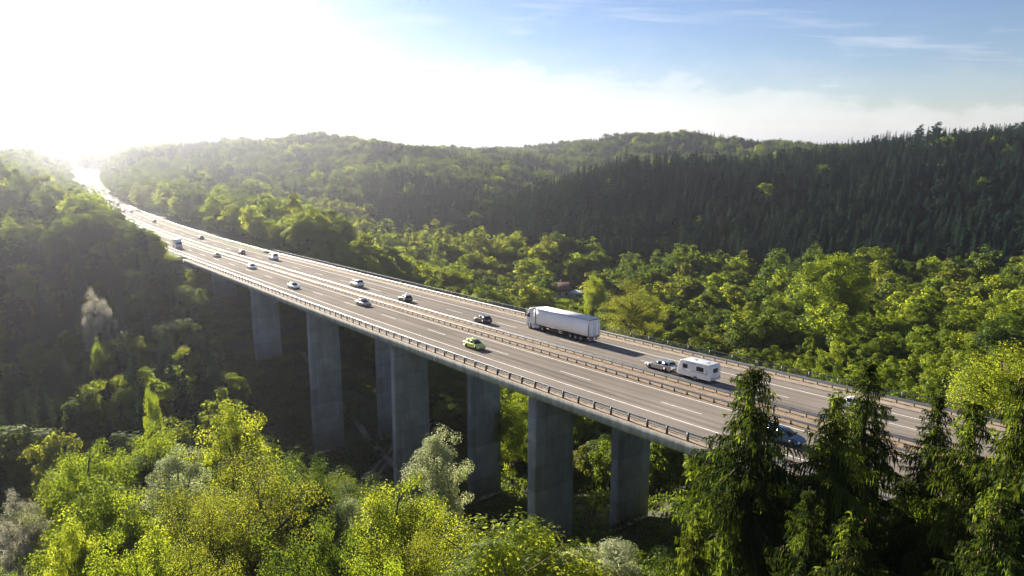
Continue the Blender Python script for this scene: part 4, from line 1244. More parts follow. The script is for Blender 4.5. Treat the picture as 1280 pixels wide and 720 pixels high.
# ---- trees placed one by one: (photo spot of the top, depth, crown width in photo px, variant, label)
HAND = [
    (22, 613, 92, 62, 'blossom', 'flowering_tree', 'white blossoming tree alone in the shade left of the sunlit wood'),
    (104, 548, 92, 92, 'round', 'broadleaf_tree', 'yellow green tree at the left end of the sunlit foreground wood'),
    (166, 648, 62, 112, 'round', 'broadleaf_tree', 'low bushy bright yellow green tree in front of the foreground wood'),
    (122, 598, 74, 120, 'maple', 'broadleaf_tree', 'vivid green tree just behind the low bushy yellow green tree'),
    (212, 545, 84, 96, 'pale', 'broadleaf_tree', 'grey green pale leaved tree rising behind the foreground wood'),
    (188, 527, 100, 90, 'round', 'broadleaf_tree', 'light green tree touching the dark slope above the pale leaved tree'),
    (285, 501, 98, 96, 'maple', 'broadleaf_tree', 'spreading bright maple at the top of the foreground wood, against dark shade'),
    (318, 556, 74, 150, 'olive', 'broadleaf_tree', 'tall olive tree with bare dark branches showing through thin leaves'),
    (258, 590, 70, 110, 'olive', 'broadleaf_tree', 'thin olive tree between the pale leaved tree and the tall olive one'),
    (388, 568, 84, 92, 'green', 'broadleaf_tree', 'deep green round topped tree below the tall left bridge pier'),
    (434, 598, 82, 70, 'pale', 'broadleaf_tree', 'small pale tree in the dip of the wood left of the grey pier'),
    (492, 588, 74, 128, 'round', 'broadleaf_tree', 'broad yellow green tree with flat top in front of the middle piers'),
    (540, 516, 88, 84, 'pale', 'broadleaf_tree', 'tall pale whitish leaved tree standing against the dark gap beside the pier'),
    (586, 650, 64, 130, 'round', 'broadleaf_tree', 'bright lime green tree at the bottom edge below the pale whitish tree'),
    (652, 646, 72, 76, 'round', 'broadleaf_tree', 'rounded green tree touching the foot of the nearest pier'),
    (756, 655, 66, 118, 'pale', 'broadleaf_tree', 'low pale olive leaved tree right of the nearest pier at the bottom edge'),
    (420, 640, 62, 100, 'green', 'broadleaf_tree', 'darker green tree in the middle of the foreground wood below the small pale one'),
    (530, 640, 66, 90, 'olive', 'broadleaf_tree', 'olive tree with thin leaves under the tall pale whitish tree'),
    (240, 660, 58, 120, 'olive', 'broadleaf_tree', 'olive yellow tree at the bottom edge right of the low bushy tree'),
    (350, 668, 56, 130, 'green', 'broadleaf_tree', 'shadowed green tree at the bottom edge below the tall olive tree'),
    (470, 680, 56, 120, 'round', 'broadleaf_tree', 'green tree at the bottom edge between the dark one and the lime green one'),
    (86, 650, 66, 80, 'maple', 'broadleaf_tree', 'green tree left of the low bushy tree at the shaded wood edge'),
    # lone lit crowns on the shaded slope left of the bridge
    (187, 483, 132, 28, 'bush', 'broadleaf_tree', 'small bright cone shaped tree alone on the dark slope above the foreground wood'),
    (117, 360, 190, 38, 'blossom', 'flowering_tree', 'bare branched pale blossoming tree high on the hazy left slope'),
    (123, 424, 172, 24, 'bush', 'broadleaf_tree', 'small yellow lit tree below the blossoming one on the left slope'),
    (244, 333, 232, 36, 'round', 'broadleaf_tree', 'sunlit green tree beside the far end of the near bridge railing'),
    (109, 336, 230, 12, 'bush', 'broadleaf_tree', 'slim yellow tree top above the blossoming tree on the left slope'),
    # beyond the bridge
    (745, 343, 300, 34, 'bush', 'broadleaf_tree', 'tall cone shaped light green tree in front of the dark hillside near the shed'),
    (1040, 316, 225, 96, 'maple', 'broadleaf_tree', 'largest bright tree against the dark spruce hillside, its crown open and spreading'),
    (640, 478, 150, 70, 'round', 'broadleaf_tree', 'sunlit tree glowing under the bridge left of the nearest pier'),
    (1266, 425, 96, 130, 'round', 'broadleaf_tree', 'bright green tree at the right edge behind the foreground spruces'),
    (790, 345, 240, 70, 'olive', 'broadleaf_tree', 'yellowish tree above the articulated lorry roof on the valley floor'),
]
SPRUCES = [
    (945, 449, 43, 0, 1.22, 'tallest foreground spruce with a pointed top standing left of the others'),
    (1044, 486, 40, 1, 1.12, 'foreground spruce with bright young shoots, second from the tallest one'),
    (1094, 448, 47, 2, 1.2, 'dark slim spruce with drooping boughs behind the bright shooted one'),
    (1178, 488, 45, 2, 1.12, 'narrow dark spruce between the drooping one and the cone laden one'),
    (1221, 492, 36, 3, 1.0, 'spruce with many hanging brown cones near its top at the lower right'),
    (1288, 455, 33, 0, .95, 'spruce at the right edge, only its left boughs in view'),
    (1012, 606, 37, 2, 1.05, 'lower spruce filling the gap between the tallest one and the bright shooted one'),
    (1136, 590, 39, 0, 1.0, 'lower spruce standing in front of the narrow dark one, its tip at deck height'),
    (1258, 600, 31, 1, 1.0, 'broad low spruce in the bottom right corner with bright young shoots'),
    (1066, 640, 34, 3, 1.0, 'lowest spruce at the bottom edge in front of the drooping dark one'),
    (872, 628, 40, 1, .8, 'shorter spruce with drooping light tips left of the tallest one'),
]
TREE_XY = []      # (x, y, radius) kept free for these
placed = []
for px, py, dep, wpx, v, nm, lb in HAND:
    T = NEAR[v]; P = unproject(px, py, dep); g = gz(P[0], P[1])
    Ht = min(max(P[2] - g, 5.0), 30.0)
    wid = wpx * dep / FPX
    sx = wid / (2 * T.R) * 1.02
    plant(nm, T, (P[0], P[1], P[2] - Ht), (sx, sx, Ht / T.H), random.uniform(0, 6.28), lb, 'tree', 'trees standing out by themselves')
    placed.append((P[0], P[1], wid / 2, nm, px, py, Ht))
    TREE_XY.append((P[0], P[1], max(1.8, wid * .42)))
for px, py, dep, v, ws, lb in SPRUCES:
    T = SPR[v]; P = unproject(px, py, dep); g = gz(P[0], P[1])
    Ht = min(max(P[2] - g, 18), 34)
    k = Ht / T.H
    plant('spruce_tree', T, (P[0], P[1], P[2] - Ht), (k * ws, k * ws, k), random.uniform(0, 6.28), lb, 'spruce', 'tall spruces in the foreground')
    placed.append((P[0], P[1], 3, 'spruce', px, py, Ht))
    TREE_XY.append((P[0], P[1], 3.0))
TREE_XY = np.array(TREE_XY)

#@@FOREST
# ------------------------------------------------------------------ the woods
def scatter():
    out = []
    for (r0, r1, sp) in ((26, 330, 5.0), (330, 620, 6.3), (620, 1050, 8.0), (1050, 1900, 10.5)):
        xs = np.arange(-r1, r1, sp); ys = np.arange(10, r1, sp * .9)
        X, Y = np.meshgrid(xs, ys, indexing='ij')
        X = X + (np.arange(len(ys)) % 2)[None] * sp * .5
        X = X + RNG.uniform(-.38, .38, X.shape) * sp; Y = Y + RNG.uniform(-.38, .38, X.shape) * sp
        X, Y = X.ravel(), Y.ravel()
        d = np.hypot(X, Y)
        an = np.degrees(np.arctan2(X, Y))
        k = (d >= r0) & (d < r1) & (an > -47) & (an < 47)
        out.append(np.stack([X[k], Y[k]], -1))
    P = np.concatenate(out)
    # the young wood beyond the right half of the bridge stands closer
    q = lambda X, Y: (X > 12 + .10 * Y) & (np.hypot(X, Y) < 202)
    ss, uu_ = to_su(P[:, 0], P[:, 1])
    P = P[~(q(P[:, 0], P[:, 1]) & (uu_ > 26))]
    xs = np.arange(0, 330, 3.9); ys = np.arange(10, 290, 3.5)
    X, Y = np.meshgrid(xs, ys, indexing='ij'); X = X + (np.arange(len(ys)) % 2)[None] * 1.95
    X = (X + RNG.uniform(-1.5, 1.5, X.shape)).ravel(); Y = (Y + RNG.uniform(-1.5, 1.5, Y.shape)).ravel()
    ss, uu_ = to_su(X, Y)
    k = q(X, Y) & (uu_ > 26) & (np.degrees(np.arctan2(X, Y)) < 50) & (np.hypot(X, Y) > 26)
    return np.concatenate([P, np.stack([X[k], Y[k]], -1)])


XY = scatter()
YOUNG = None
S_, U_ = to_su(XY[:, 0], XY[:, 1])
Z_ = terrain(XY[:, 0], XY[:, 1])
x, y = XY[:, 0], XY[:, 1]
dist = np.hypot(x, y)
n1 = _noise(x, y, 11, 110); n2 = _noise(x, y, 12, 45); n3 = _noise(x, y, 13, 260)
# kind of wood: the right hillside is spruce, the left slopes are mixed, the valley floor is bright broadleaf
foot = np.interp(x, [-60, -30, -22, 0, 60, 150, 250, 350, 700], [900, 560, 505, 474, 420, 388, 345, 310, 250]) + 6 * n2
ridge_back = np.interp(x, [-30, 0, 60, 150, 300, 500, 800], [540, 590, 660, 730, 760, 760, 800])
hill_r = (y > foot) & (y < ridge_back) & (x > -40)
is_spruce = hill_r & (RNG.random(len(x)) < .985)
farw = (y > 640) & ~hill_r
is_spruce |= farw & (n1 + .35 * n3 > .17)
is_spruce |= (x > -125) & (x < 2) & (y > 545) & (y < 672) & ~hill_r & (RNG.random(len(x)) < .85)  # dark spruces added here to stand in for shade on the flank
young = (x > 12 + .10 * y) & (dist < 205 + 16 * n2) & (U_ > 26)
leftw = (~farw) & (x < -40) & (U_ < -10) & (dist > 112) & (y < 420)
is_spruce |= leftw & (RNG.random(len(x)) < np.where(Z_ < -13, np.where(n2 > -.25, .6, .3), .06)) & (S_ > -330)
is_spruce |= (x < -30) & (y > 420) & (y < 640) & (n1 > .30) & (U_ > 30)
rnd = RNG.random(len(x))
big = RNG.random(len(x)) < np.where((U_ > 26) & (dist < 330), .10, .22)
Ht = np.where(is_spruce, 13 + 9 * RNG.random(len(x)) ** 1.5 + np.where(RNG.random(len(x)) < .05, 5, 0) + 3 * n2, np.where(big, 15 + 6 * RNG.random(len(x)), 6.5 + 7 * RNG.random(len(x))) + 1.5 * n2)
Ht = np.where(farw & is_spruce, 13 + 7 * RNG.random(len(x)), Ht)
Ht = np.where(farw & ~is_spruce, np.where(big, 15 + 5 * RNG.random(len(x)), 8 + 6 * RNG.random(len(x))), Ht)
Ht = np.where(young, 6.0 + 6.5 * RNG.random(len(x)) ** 1.3 + 3.0 * n2, Ht)
# clearances
keep = np.ones(len(x), bool)
onroad = (S_ < BR0 + 3) | (S_ > BR1)
keep &= ~(onroad & (U_ > np.where(S_ < -420, -9.8, -12.5)) & (U_ < np.where(S_ < -420, 24.5, 28.0)) & (S_ > -1380) & (S_ < 240))
keep &= ~((S_ >= BR0 - 2) & (S_ <= BR1 + 10) & (U_ > -13.0) & (U_ < 27.5))
keep &= ~((U_ < -10) & (S_ > -330) & (S_ < BR0) & (U_ > -13.5))
for tx, ty, tr in TREE_XY:
    keep &= (x - tx) ** 2 + (y - ty) ** 2 > (tr + 1.4) ** 2
keep &= dist > 46
keep &= ~((np.abs(x - 32) < 17) & (np.abs(y - 372) < 13))           # the house plot
keep &= ~(((x + 2) / 30) ** 2 + ((y - 1180) / 60) ** 2 < 1)          # meadow on the far hill
pxt, pyt, dpt = project(np.stack([x, y, Z_ + Ht], -1))
# in front of the bridge: tree tops stay below the parapet and the foot of the piers, as in the photo
front = (U_ < -9) & (S_ > -175) & (S_ < 130)
lim = np.interp(pxt, [0, 60, 200, 238, 262, 300, 345, 400, 640, 830, 1000, 1300], [300, 290, 318, 335, 395, 462, 555, 590, 640, 690, 740, 760])
crw = Ht * .2 / np.maximum(dpt, 1) * FPX
lim_r = np.interp(pxt + crw, [0, 60, 200, 238, 262, 300, 345, 400, 640, 830, 1000, 1300], [300, 290, 318, 335, 395, 462, 555, 590, 640, 690, 740, 760])
L_ = np.maximum(lim, lim_r)
need = front & (pyt < L_)
zlim = CAMZ - dpt * math.sin(PITCH) + (360 - L_) / FPX * dpt * math.cos(PITCH)
Hn = zlim - Z_
Ht = np.where(need, Hn, Ht); keep &= ~(need & (Hn < 4.5))
is_spruce &= ~(need & (Hn < 9))
# foreground wood: lower tops towards the viewer
# in front of the left approach road: hide only what the photo hides
fl = (U_ < -9) & (S_ <= -175)
crw = np.maximum(Ht * .22, 2) / np.maximum(dpt, 1) * FPX
_lx, _ly = [0, 60, 106, 112, 125, 150, 170, 205, 225, 240, 260], [181, 184, 196, 213, 241, 254, 277, 293, 314, 330, 345]
limr = np.maximum(np.interp(pxt, _lx, _ly), np.interp(pxt + crw, _lx, _ly))
limr = np.where(dist < 330, np.maximum(limr, 216 + 10 * n2), limr)
need = fl & (pyt < limr) & (pxt > -40)
zl2 = CAMZ - dpt * math.sin(PITCH) + (360 - limr) / FPX * dpt * math.cos(PITCH)
Hn = zl2 - Z_
Ht = np.where(need, Hn, Ht); keep &= ~(need & (Hn < 4.0))
is_spruce &= ~(need & (Hn < 9))
# beyond the bridge: keep to the canopy line seen above the far railing
bk = (U_ > 26) & (S_ > -160) & (S_ < 130) & (dist < 365)
limb = np.interp(pxt, [440, 470, 560, 660, 700, 760, 850, 1000, 1280, 1400], [330, 300, 335, 376, 380, 372, 345, 330, 340, 345])
limb = np.where((pxt > 682) & (pxt < 740) & (dist > 180), np.maximum(limb, 372), limb)
need = bk & (pyt < limb)
zl3 = CAMZ - dpt * math.sin(PITCH) + (360 - limb) / FPX * dpt * math.cos(PITCH)
Hn = zl3 - Z_
Ht = np.where(need, Hn, Ht); keep &= ~(need & (Hn < 4.0))
# under-bridge glimpses stay dark and low close to the deck
nd = (pxt > 684) & (pxt < 744) & (dist > 150) & (dist < 371) & (U_ > 26) & (pyt < 371)
zl4 = CAMZ - dpt * math.sin(PITCH) + (360 - 371) / FPX * dpt * math.cos(PITCH)
Ht = np.where(nd, zl4 - Z_, Ht); keep &= ~(nd & (zl4 - Z_ < 3.5))
nearb = bk & (U_ < 34); Ht = np.where(nearb, np.minimum(Ht, 11), Ht)

keep &= ~(front & (pxt < 66) & (dist < 150))
k = keep
x, y, Z_, Ht, is_spruce, S_, U_, dist, n1, n2, n3, hill_r, young = [a[k] for a in (x, y, Z_, Ht, is_spruce, S_, U_, dist, n1, n2, n3, hill_r, young)]
nT = len(x)
RAD = np.where(is_spruce, Ht * .145 + .5, np.where(young, np.clip(Ht * .22, 1.5, 2.9), np.clip(Ht * .32, 2.2, 6.2))) * RNG.uniform(.8, 1.25, nT)
RAD = np.where((dist > 620) & ~is_spruce, RAD * 1.18, RAD)
RAD = np.where(is_spruce & (dist > 240), RAD * RNG.uniform(.85, 1.25, nT), RAD)
# software depth buffer: how much of each tree the photo's view shows
BW, BH = 320, 180
own = np.full((BH, BW), -1, int)
ctop = project(np.stack([x, y, Z_ + Ht], -1)); cbot = project(np.stack([x, y, Z_ + Ht * .25], -1))
order = np.argsort(ctop[2])
seen = np.zeros(nT, int)


def fill_poly(P, val):
    """Mark a projected ribbon (list of quads) in the buffer."""
    for q in P:
        qx, qy, _ = project(np.array(q)); qx = qx / 4; qy = qy / 4
        x0, x1 = int(max(0, qx.min())), int(min(BW - 1, qx.max())); y0, y1 = int(max(0, qy.min())), int(min(BH - 1, qy.max()))
        if x1 >= x0 and y1 >= y0:
            X, Y = np.meshgrid(np.arange(x0, x1 + 1), np.arange(y0, y1 + 1))
            ins = np.ones(X.shape, bool); sgn = 0
            for a in range(4):
                b = (a + 1) % 4
                cr_ = (qx[b] - qx[a]) * (Y - qy[a]) - (qy[b] - qy[a]) * (X - qx[a])
                ins &= (cr_ >= -1) if ((qx[2] - qx[0]) * (qy[3] - qy[1]) - (qy[2] - qy[0]) * (qx[3] - qx[1])) > 0 else (cr_ <= 1)
            own_sub = own[y0:y1 + 1, x0:x1 + 1]
            own_sub[ins & (own_sub < 0)] = val


def mark(px, top, bot, rw, val):
    x0, x1 = int(max(0, px - rw)), int(min(BW - 1, px + rw)); y0, y1 = int(max(0, top)), int(min(BH - 1, bot))
    if x1 < x0 or y1 < y0 or px + rw < 0 or px - rw > BW - 1 or bot < 0 or top > BH - 1: return 0
    sub = own[y0:y1 + 1, x0:x1 + 1]; fr = sub < 0; c = int(fr.sum())
    sub[fr] = val
    return c


handd = sorted([(np.hypot(p[0], p[1]), p) for p in placed], key=lambda t: t[0]); hi = 0
brd = False
sb = np.arange(-178, 90, 4.)
for i in order:
    while hi < len(handd) and handd[hi][0] < dist[i]:
        p = handd[hi][1]; dd = handd[hi][0]
        t = project(np.array([p[0], p[1], unproject(p[4], p[5], dd)[2]]))
        mark(p[4] / 4, p[5] / 4 + 1, (p[5] + p[6] * .8 * FPX / dd) / 4, p[2] * .8 * FPX / dd / 4, 999999); hi += 1
    if dist[i] > 115 and not brd:
        brd = True
        fill_poly([[road(a, U_A, -1.4), road(a + 4, U_A, -1.4), road(a + 4, U_B, 1.1), road(a, U_B, 1.1)] for a in sb], 999998)
    rw = max(.4, RAD[i] * .75 * FPX / ctop[2][i] / 4)
    seen[i] = mark(ctop[0][i] / 4, ctop[1][i] / 4, max(cbot[1][i] / 4, ctop[1][i] / 4 + .6), rw, i)

single = np.zeros(nT, bool)
for kind, cap in ((True, 292), (False, 262)):
    c = np.where(is_spruce == kind)[0]
    c = c[seen[c] > 0]
    c = c[np.argsort(-seen[c])][:cap]
    single[c] = True

yaw = RNG.uniform(0, 6.28, nT); rsel = RNG.random(nT)
STAND = [
    (lambda i: is_spruce[i] and hill_r[i], 'dark spruce in the dense stand on the shaded hillside right of the valley', 'spruces on the shaded right hillside'),
    (lambda i: is_spruce[i] and x[i] < -40 and U_[i] < 0, 'dark spruce among the trees on the hazy slope left of the motorway', 'spruces on the left slope'),
    (lambda i: is_spruce[i], 'dark spruce in a conifer patch on the hills behind the valley', 'spruces on the hills behind the valley'),
    (lambda i: U_[i] < -9 and S_[i] > -175 and dist[i] < 125, 'green tree filling the sunlit foreground wood below the bridge', 'filling trees of the foreground wood'),
    (lambda i: U_[i] < -9 and y[i] < 420, 'hazy broadleaf tree on the shaded slope left of the bridge', 'broadleaf trees on the left slope'),
    (lambda i: U_[i] > 0 and S_[i] < -120 and dist[i] < 480, 'rounded tree in the row beside the motorway past the far bridge end', 'trees beside the motorway past the bridge'),
    (lambda i: U_[i] > 0 and x[i] > 55, 'bright yellow green tree in the young wood beyond the right part of the bridge', 'bright trees beyond the bridge'),
    (lambda i: U_[i] > 0 and dist[i] < 520, 'light green broadleaf tree on the valley floor behind the bridge', 'broadleaf trees on the valley floor'),
    (lambda i: True, 'broadleaf tree in the hazy woods on the distant hills', 'broadleaf trees on the distant hills'),
]
DENS = {}
stuff_pts = {True: [], False: []}
SP_V = ['spr0', 'spr1', 'spr2', 'spr3', 'pine0', 'pine1', 'sprm0', 'sprm1', 'sprm2']
BL_V = ['birch0', 'birch1', 'birch2'] + ['far%d' % k for k in range(9)] + ['mid%d' % k for k in range(6)] + ['round', 'green', 'maple', 'olive']
n_single = 0
for i in range(nT):
    if is_spruce[i]:
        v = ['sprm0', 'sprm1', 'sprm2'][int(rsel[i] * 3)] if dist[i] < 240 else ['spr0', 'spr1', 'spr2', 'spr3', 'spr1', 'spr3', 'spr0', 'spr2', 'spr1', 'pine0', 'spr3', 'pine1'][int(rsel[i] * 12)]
    else:
        bright = young[i]
        # colour stands: fresh, deep and olive patches, plus sunlight painted into valley crowns
        q = n2[i] * .9 + n1[i] * .7 + (RNG.random() - .5) * 1.5
        fam = 0 if dist[i] > 620 and q < .75 else (1 if rsel[i] * 7 % 1 < .6 else 2) if -125 < x[i] < 20 and 370 < y[i] < 540 else 1 if q > -.15 and U_[i] > 26 and dist[i] < 330 else 1 if q > (.28 if dist[i] < 430 else .5) else (2 if q < -.62 else 0)
        if bright: v = ['birch0', 'birch1', 'birch2', 'mid2', 'mid3'][int(rsel[i] * 5)]
        elif dist[i] < 125: v = ['round', 'green', 'maple', 'green', 'round', 'olive'][int(rsel[i] * 6)]
        elif dist[i] < 300: v = 'mid%d' % (fam * 2 + int(rsel[i] * 2))
        else: v = 'far%d' % (fam * 3 + int(rsel[i] * 3))
    T = VAR[v] if v in VAR else NEAR[v]
    sx = RAD[i] / T.R * (1.12 if is_spruce[i] else 1.08); sz = Ht[i] / T.H
    if single[i]:
        lb, gr = next((l, g) for f, l, g in STAND if f(i))
        if v.startswith('pine'): lb = lb.replace('dark spruce', 'dark round topped conifer')
        plant('pine_tree' if v.startswith('pine') else 'spruce_tree' if is_spruce[i] else 'broadleaf_tree', T, (x[i], y[i], Z_[i] - .2), (sx, sx, sz), float(yaw[i]), lb, 'conifer' if is_spruce[i] else 'tree', gr, parts=dist[i] < 190)
        n_single += 1
    else:
        stuff_pts[bool(is_spruce[i])].append((x[i], y[i], Z_[i] - .2, sx, sx, sz, yaw[i], (SP_V if is_spruce[i] else BL_V).index(v)))
print('TREES', nT, 'single', n_single, 'visible', int((seen > 0).sum()), 'spruce vis', int((seen[is_spruce] > 0).sum()))


def forest(name, pts, variants, label, cat):
    pts = np.array(pts)
    me = bpy.data.meshes.new(name + '_points'); me.vertices.add(len(pts)); me.vertices.foreach_set('co', pts[:, :3].astype(np.float32).ravel())
    for nm, ty, vals in (('isc', 'FLOAT_VECTOR', pts[:, 3:6]), ('irot', 'FLOAT_VECTOR', np.stack([pts[:, 6] * 0, pts[:, 6] * 0, pts[:, 6]], -1))):
        a = me.attributes.new(nm, ty, 'POINT'); a.data.foreach_set('vector', vals.astype(np.float32).ravel())
    a = me.attributes.new('ivar', 'INT', 'POINT'); a.data.foreach_set('value', pts[:, 7].astype(np.int32))
    o = bpy.data.objects.new(name, me); COL.objects.link(o)
    tag(o, label, cat, kind='stuff')
    coll = bpy.data.collections.new(name + '_kinds')
    for j, v in enumerate(variants):
        p = bpy.data.objects.new('kind_%02d_%s' % (j, v), (VAR[v] if v in VAR else NEAR[v]).whole); coll.objects.link(p)
    ng = bpy.data.node_groups.new(name, 'GeometryNodeTree')
    ng.interface.new_socket('Geometry', in_out='INPUT', socket_type='NodeSocketGeometry'); ng.interface.new_socket('Geometry', in_out='OUTPUT', socket_type='NodeSocketGeometry')
    gi, go = ng.nodes.new('NodeGroupInput'), ng.nodes.new('NodeGroupOutput')
    ip = ng.nodes.new('GeometryNodeInstanceOnPoints'); ci = ng.nodes.new('GeometryNodeCollectionInfo')
    ci.inputs['Collection'].default_value = coll; ci.inputs['Separate Children'].default_value = True; ci.inputs['Reset Children'].default_value = True
    ip.inputs['Pick Instance'].default_value = True

    def attr(nm, ty):
        a = ng.nodes.new('GeometryNodeInputNamedAttribute'); a.data_type = ty; a.inputs['Name'].default_value = nm; return a.outputs['Attribute']
    ng.links.new(gi.outputs[0], ip.inputs['Points']); ng.links.new(ci.outputs[0], ip.inputs['Instance'])
    ng.links.new(attr('ivar', 'INT'), ip.inputs['Instance Index'])
    e2r = ng.nodes.new('FunctionNodeEulerToRotation')
    ng.links.new(attr('irot', 'FLOAT_VECTOR'), e2r.inputs[0]); ng.links.new(e2r.outputs[0], ip.inputs['Rotation'])
    ng.links.new(attr('isc', 'FLOAT_VECTOR'), ip.inputs['Scale'])
    ng.links.new(ip.outputs[0], go.inputs[0])
    md = o.modifiers.new('forest', 'NODES'); md.node_group = ng
    return o


forest('spruce_forest', stuff_pts[True], SP_V, 'dark spruce forest filling the hillsides behind the nearer spruces', 'forest')
forest('broadleaf_forest', stuff_pts[False], BL_V, 'mass of green broadleaf woods over the valley and the distant hills', 'forest')

# undergrowth: low leafy ground cover between the trees near the bridge
ug = MB(); C = RNG.normal(size=(170, 3)) * np.array([.75, .75, .30]) + np.array([0, 0, .35]); C[:, 2] = np.abs(C[:, 2])
Tu = Tree(1, 1); Tu.leaves(leaf_quads(C, .16, RNG), RNG.random(170)); Tu.t.tube([(0, 0, -.3), (0, 0, .5)], [.03, .02], 4)
Tu.finish('undergrowth_plant', M['bark'], [M['leaf']])
VAR['under'] = Tu
ux = RNG.uniform(-170, 130, 9000); uy = RNG.uniform(45, 300, 9000)
us, uu = to_su(ux, uy); uz = terrain(ux, uy)
kk = ~((us < BR0) & (uu > -11) & (uu < 27)) & ~((us > BR1) & (uu > -11) & (uu < 27))
# keep the track and the chute clear
TRK = np.array([(-52, 118), (-44, 128), (-37, 141), (-31, 155), (-27, 172), (-18, 190)], float)
dtrk = np.min(np.hypot(ux[:, None] - np.interp(np.linspace(0, 5, 60), np.arange(6), TRK[:, 0]), uy[:, None] - np.interp(np.linspace(0, 5, 60), np.arange(6), TRK[:, 1])), 1)
kk &= dtrk > 3.0
up = np.stack([ux, uy, uz, *(RNG.uniform(.8, 2.2, (1, 9000)).repeat(2, 0)), RNG.uniform(.8, 2.4, 9000), RNG.uniform(0, 6.28, 9000), np.zeros(9000)], -1)[kk]
forest('undergrowth', up, ['under'], 'low leafy undergrowth on the slopes under and around the bridge', 'undergrowth')

# ------------------------------------------------------------------ track, drainage chute, house
tt = np.linspace(0, 5, 40)
tx = np.interp(tt, np.arange(6), TRK[:, 0]); ty = np.interp(tt, np.arange(6), TRK[:, 1])
tx = np.convolve(np.pad(tx, 4, mode='edge'), np.ones(9) / 9, 'valid'); ty = np.convolve(np.pad(ty, 4, mode='edge'), np.ones(9) / 9, 'valid')
dx, dy = np.gradient(tx), np.gradient(ty); ln = np.hypot(dx, dy); nxv, nyv = -dy / ln, dx / ln
mb = MB()
for o0 in (-.85, .85):
    ring = []
    for a in np.linspace(-.35, .35, 3):
        X_, Y_ = tx + nxv * (o0 + a), ty + nyv * (o0 + a)
        ring.append(np.stack([X_, Y_, terrain(X_, Y_) + .10], -1))
    mb.loft(np.stack(ring, 1), closed=False, cap=False)
tr = mb.obj('dirt_track', M['track'], fix=False); tag(tr, kind='structure')
mb = MB()
a, b = road(-122., 9.0), road(-62., 9.5)
tc_ = np.linspace(0, 1, 26); X_, Y_ = a[0] + (b[0] - a[0]) * tc_, a[1] + (b[1] - a[1]) * tc_
Zc = terrain(X_, Y_); hd = math.atan2(b[1] - a[1], b[0] - a[0]); pn = np.array([-math.sin(hd), math.cos(hd)])
prof = [(-.7, -.3), (-.7, .35), (-.5, .35), (-.45, .12), (.45, .12), (.5, .35), (.7, .35), (.7, -.3)]
mb.loft(np.stack([np.stack([X_ + pn[0] * o_, Y_ + pn[1] * o_, Zc + h_], -1) for o_, h_ in prof], 1), closed=True)
o = mb.obj('drainage_chute', M['chute']); tag(o, 'pale concrete drainage chute running down the slope under the bridge', 'drain')


def house():
    x0, y0 = 24., 374.
    z0 = gz(x0, y0)
    h = thing('farmhouse', 'small house with reddish tiled roof at the foot of the dark hillside', 'house', (x0, y0, z0), R(12))
    b = MB(); b.loft([[(-5.5, -4, -1), (5.5, -4, -1), (5.5, 4, -1), (-5.5, 4, -1)], [(-5.5, -4, 4.2), (5.5, -4, 4.2), (5.5, 4, 4.2), (-5.5, 4, 4.2)]]); b.add([(-5.5, -4, 4.2), (-5.5, 4, 4.2), (-5.5, 0, 7.4), (5.5, -4, 4.2), (5.5, 4, 4.2), (5.5, 0, 7.4)], [(0, 1, 2), (3, 4, 5)])
    b.obj('wall', M['plaster'], h)
    b = MB()
    for sd in (-1, 1):
        b.loft([[(-6.1, 0, 7.75), (-6.1, sd * 4.7, 3.9), (-6.1, sd * 4.7, 4.1), (-6.1, 0, 8.0)], [(6.1, 0, 7.75), (6.1, sd * 4.7, 3.9), (6.1, sd * 4.7, 4.1), (6.1, 0, 8.0)]])
    rf = b.obj('roof', M['roof_tile'], h)
    b = MB(); b.box((2, 1.2, 8.2), (.8, .8, 1.6)); b.obj('chimney', M['roof_tile'], rf)
    for xx in (-3.4, 0, 3.4):
        b = MB(); b.box((xx, -4.03, 2.4), (1.1, .1, 1.3)); w = b.obj('window', M['glass'], h)
        b = MB(); b.box((xx, -4.06, 1.7), (1.3, .16, .08)); b.obj('sill', M['plaster'], w)
    b = MB(); b.box((5.53, -1, 1.1), (.1, 1.0, 2.1)); b.obj('door', M['bark'], h)
    x1, y1 = 37., 371.
    z1 = gz(x1, y1)
    s = thing('farm_shed', 'long low shed with pale blue sheet roof beside the reddish roofed house', 'shed', (x1, y1, z1), R(-8))
    b = MB(); b.box((0, 0, 1.4), (13, 6, 3.8)); b.obj('wall', M['plaster'], s)
    b = MB()
    for sd in (-1, 1):
        b.loft([[(-7, 0, 4.3), (-7, sd * 3.6, 3.2), (-7, sd * 3.6, 3.3), (-7, 0, 4.42)], [(7, 0, 4.3), (7, sd * 3.6, 3.2), (7, sd * 3.6, 3.3), (7, 0, 4.42)]])
    b.obj('roof', M['roof_pale'], s)
    b = MB(); b.box((-2, -3.04, 1.2), (2.6, .1, 2.6)); b.obj('door', M['bark'], s)
    x2, y2 = -14., 1215.; z2 = gz(x2, y2)
    s = thing('barn', 'tiny barn with pale roof beside the meadow on the distant hill', 'barn', (x2, y2, z2), R(5))
    b = MB(); b.box((0, 0, 2), (22, 9, 7)); b.obj('wall', M['plaster'], s)
    b = MB()
    for sd in (-1, 1):
        b.loft([[(-11.5, 0, 8.4), (-11.5, sd * 5.2, 5.2), (-11.5, sd * 5.2, 5.4), (-11.5, 0, 8.7)], [(11.5, 0, 8.4), (11.5, sd * 5.2, 5.2), (11.5, sd * 5.2, 5.4), (11.5, 0, 8.7)]])
    b.obj('roof', M['roof_pale'], s)


house()
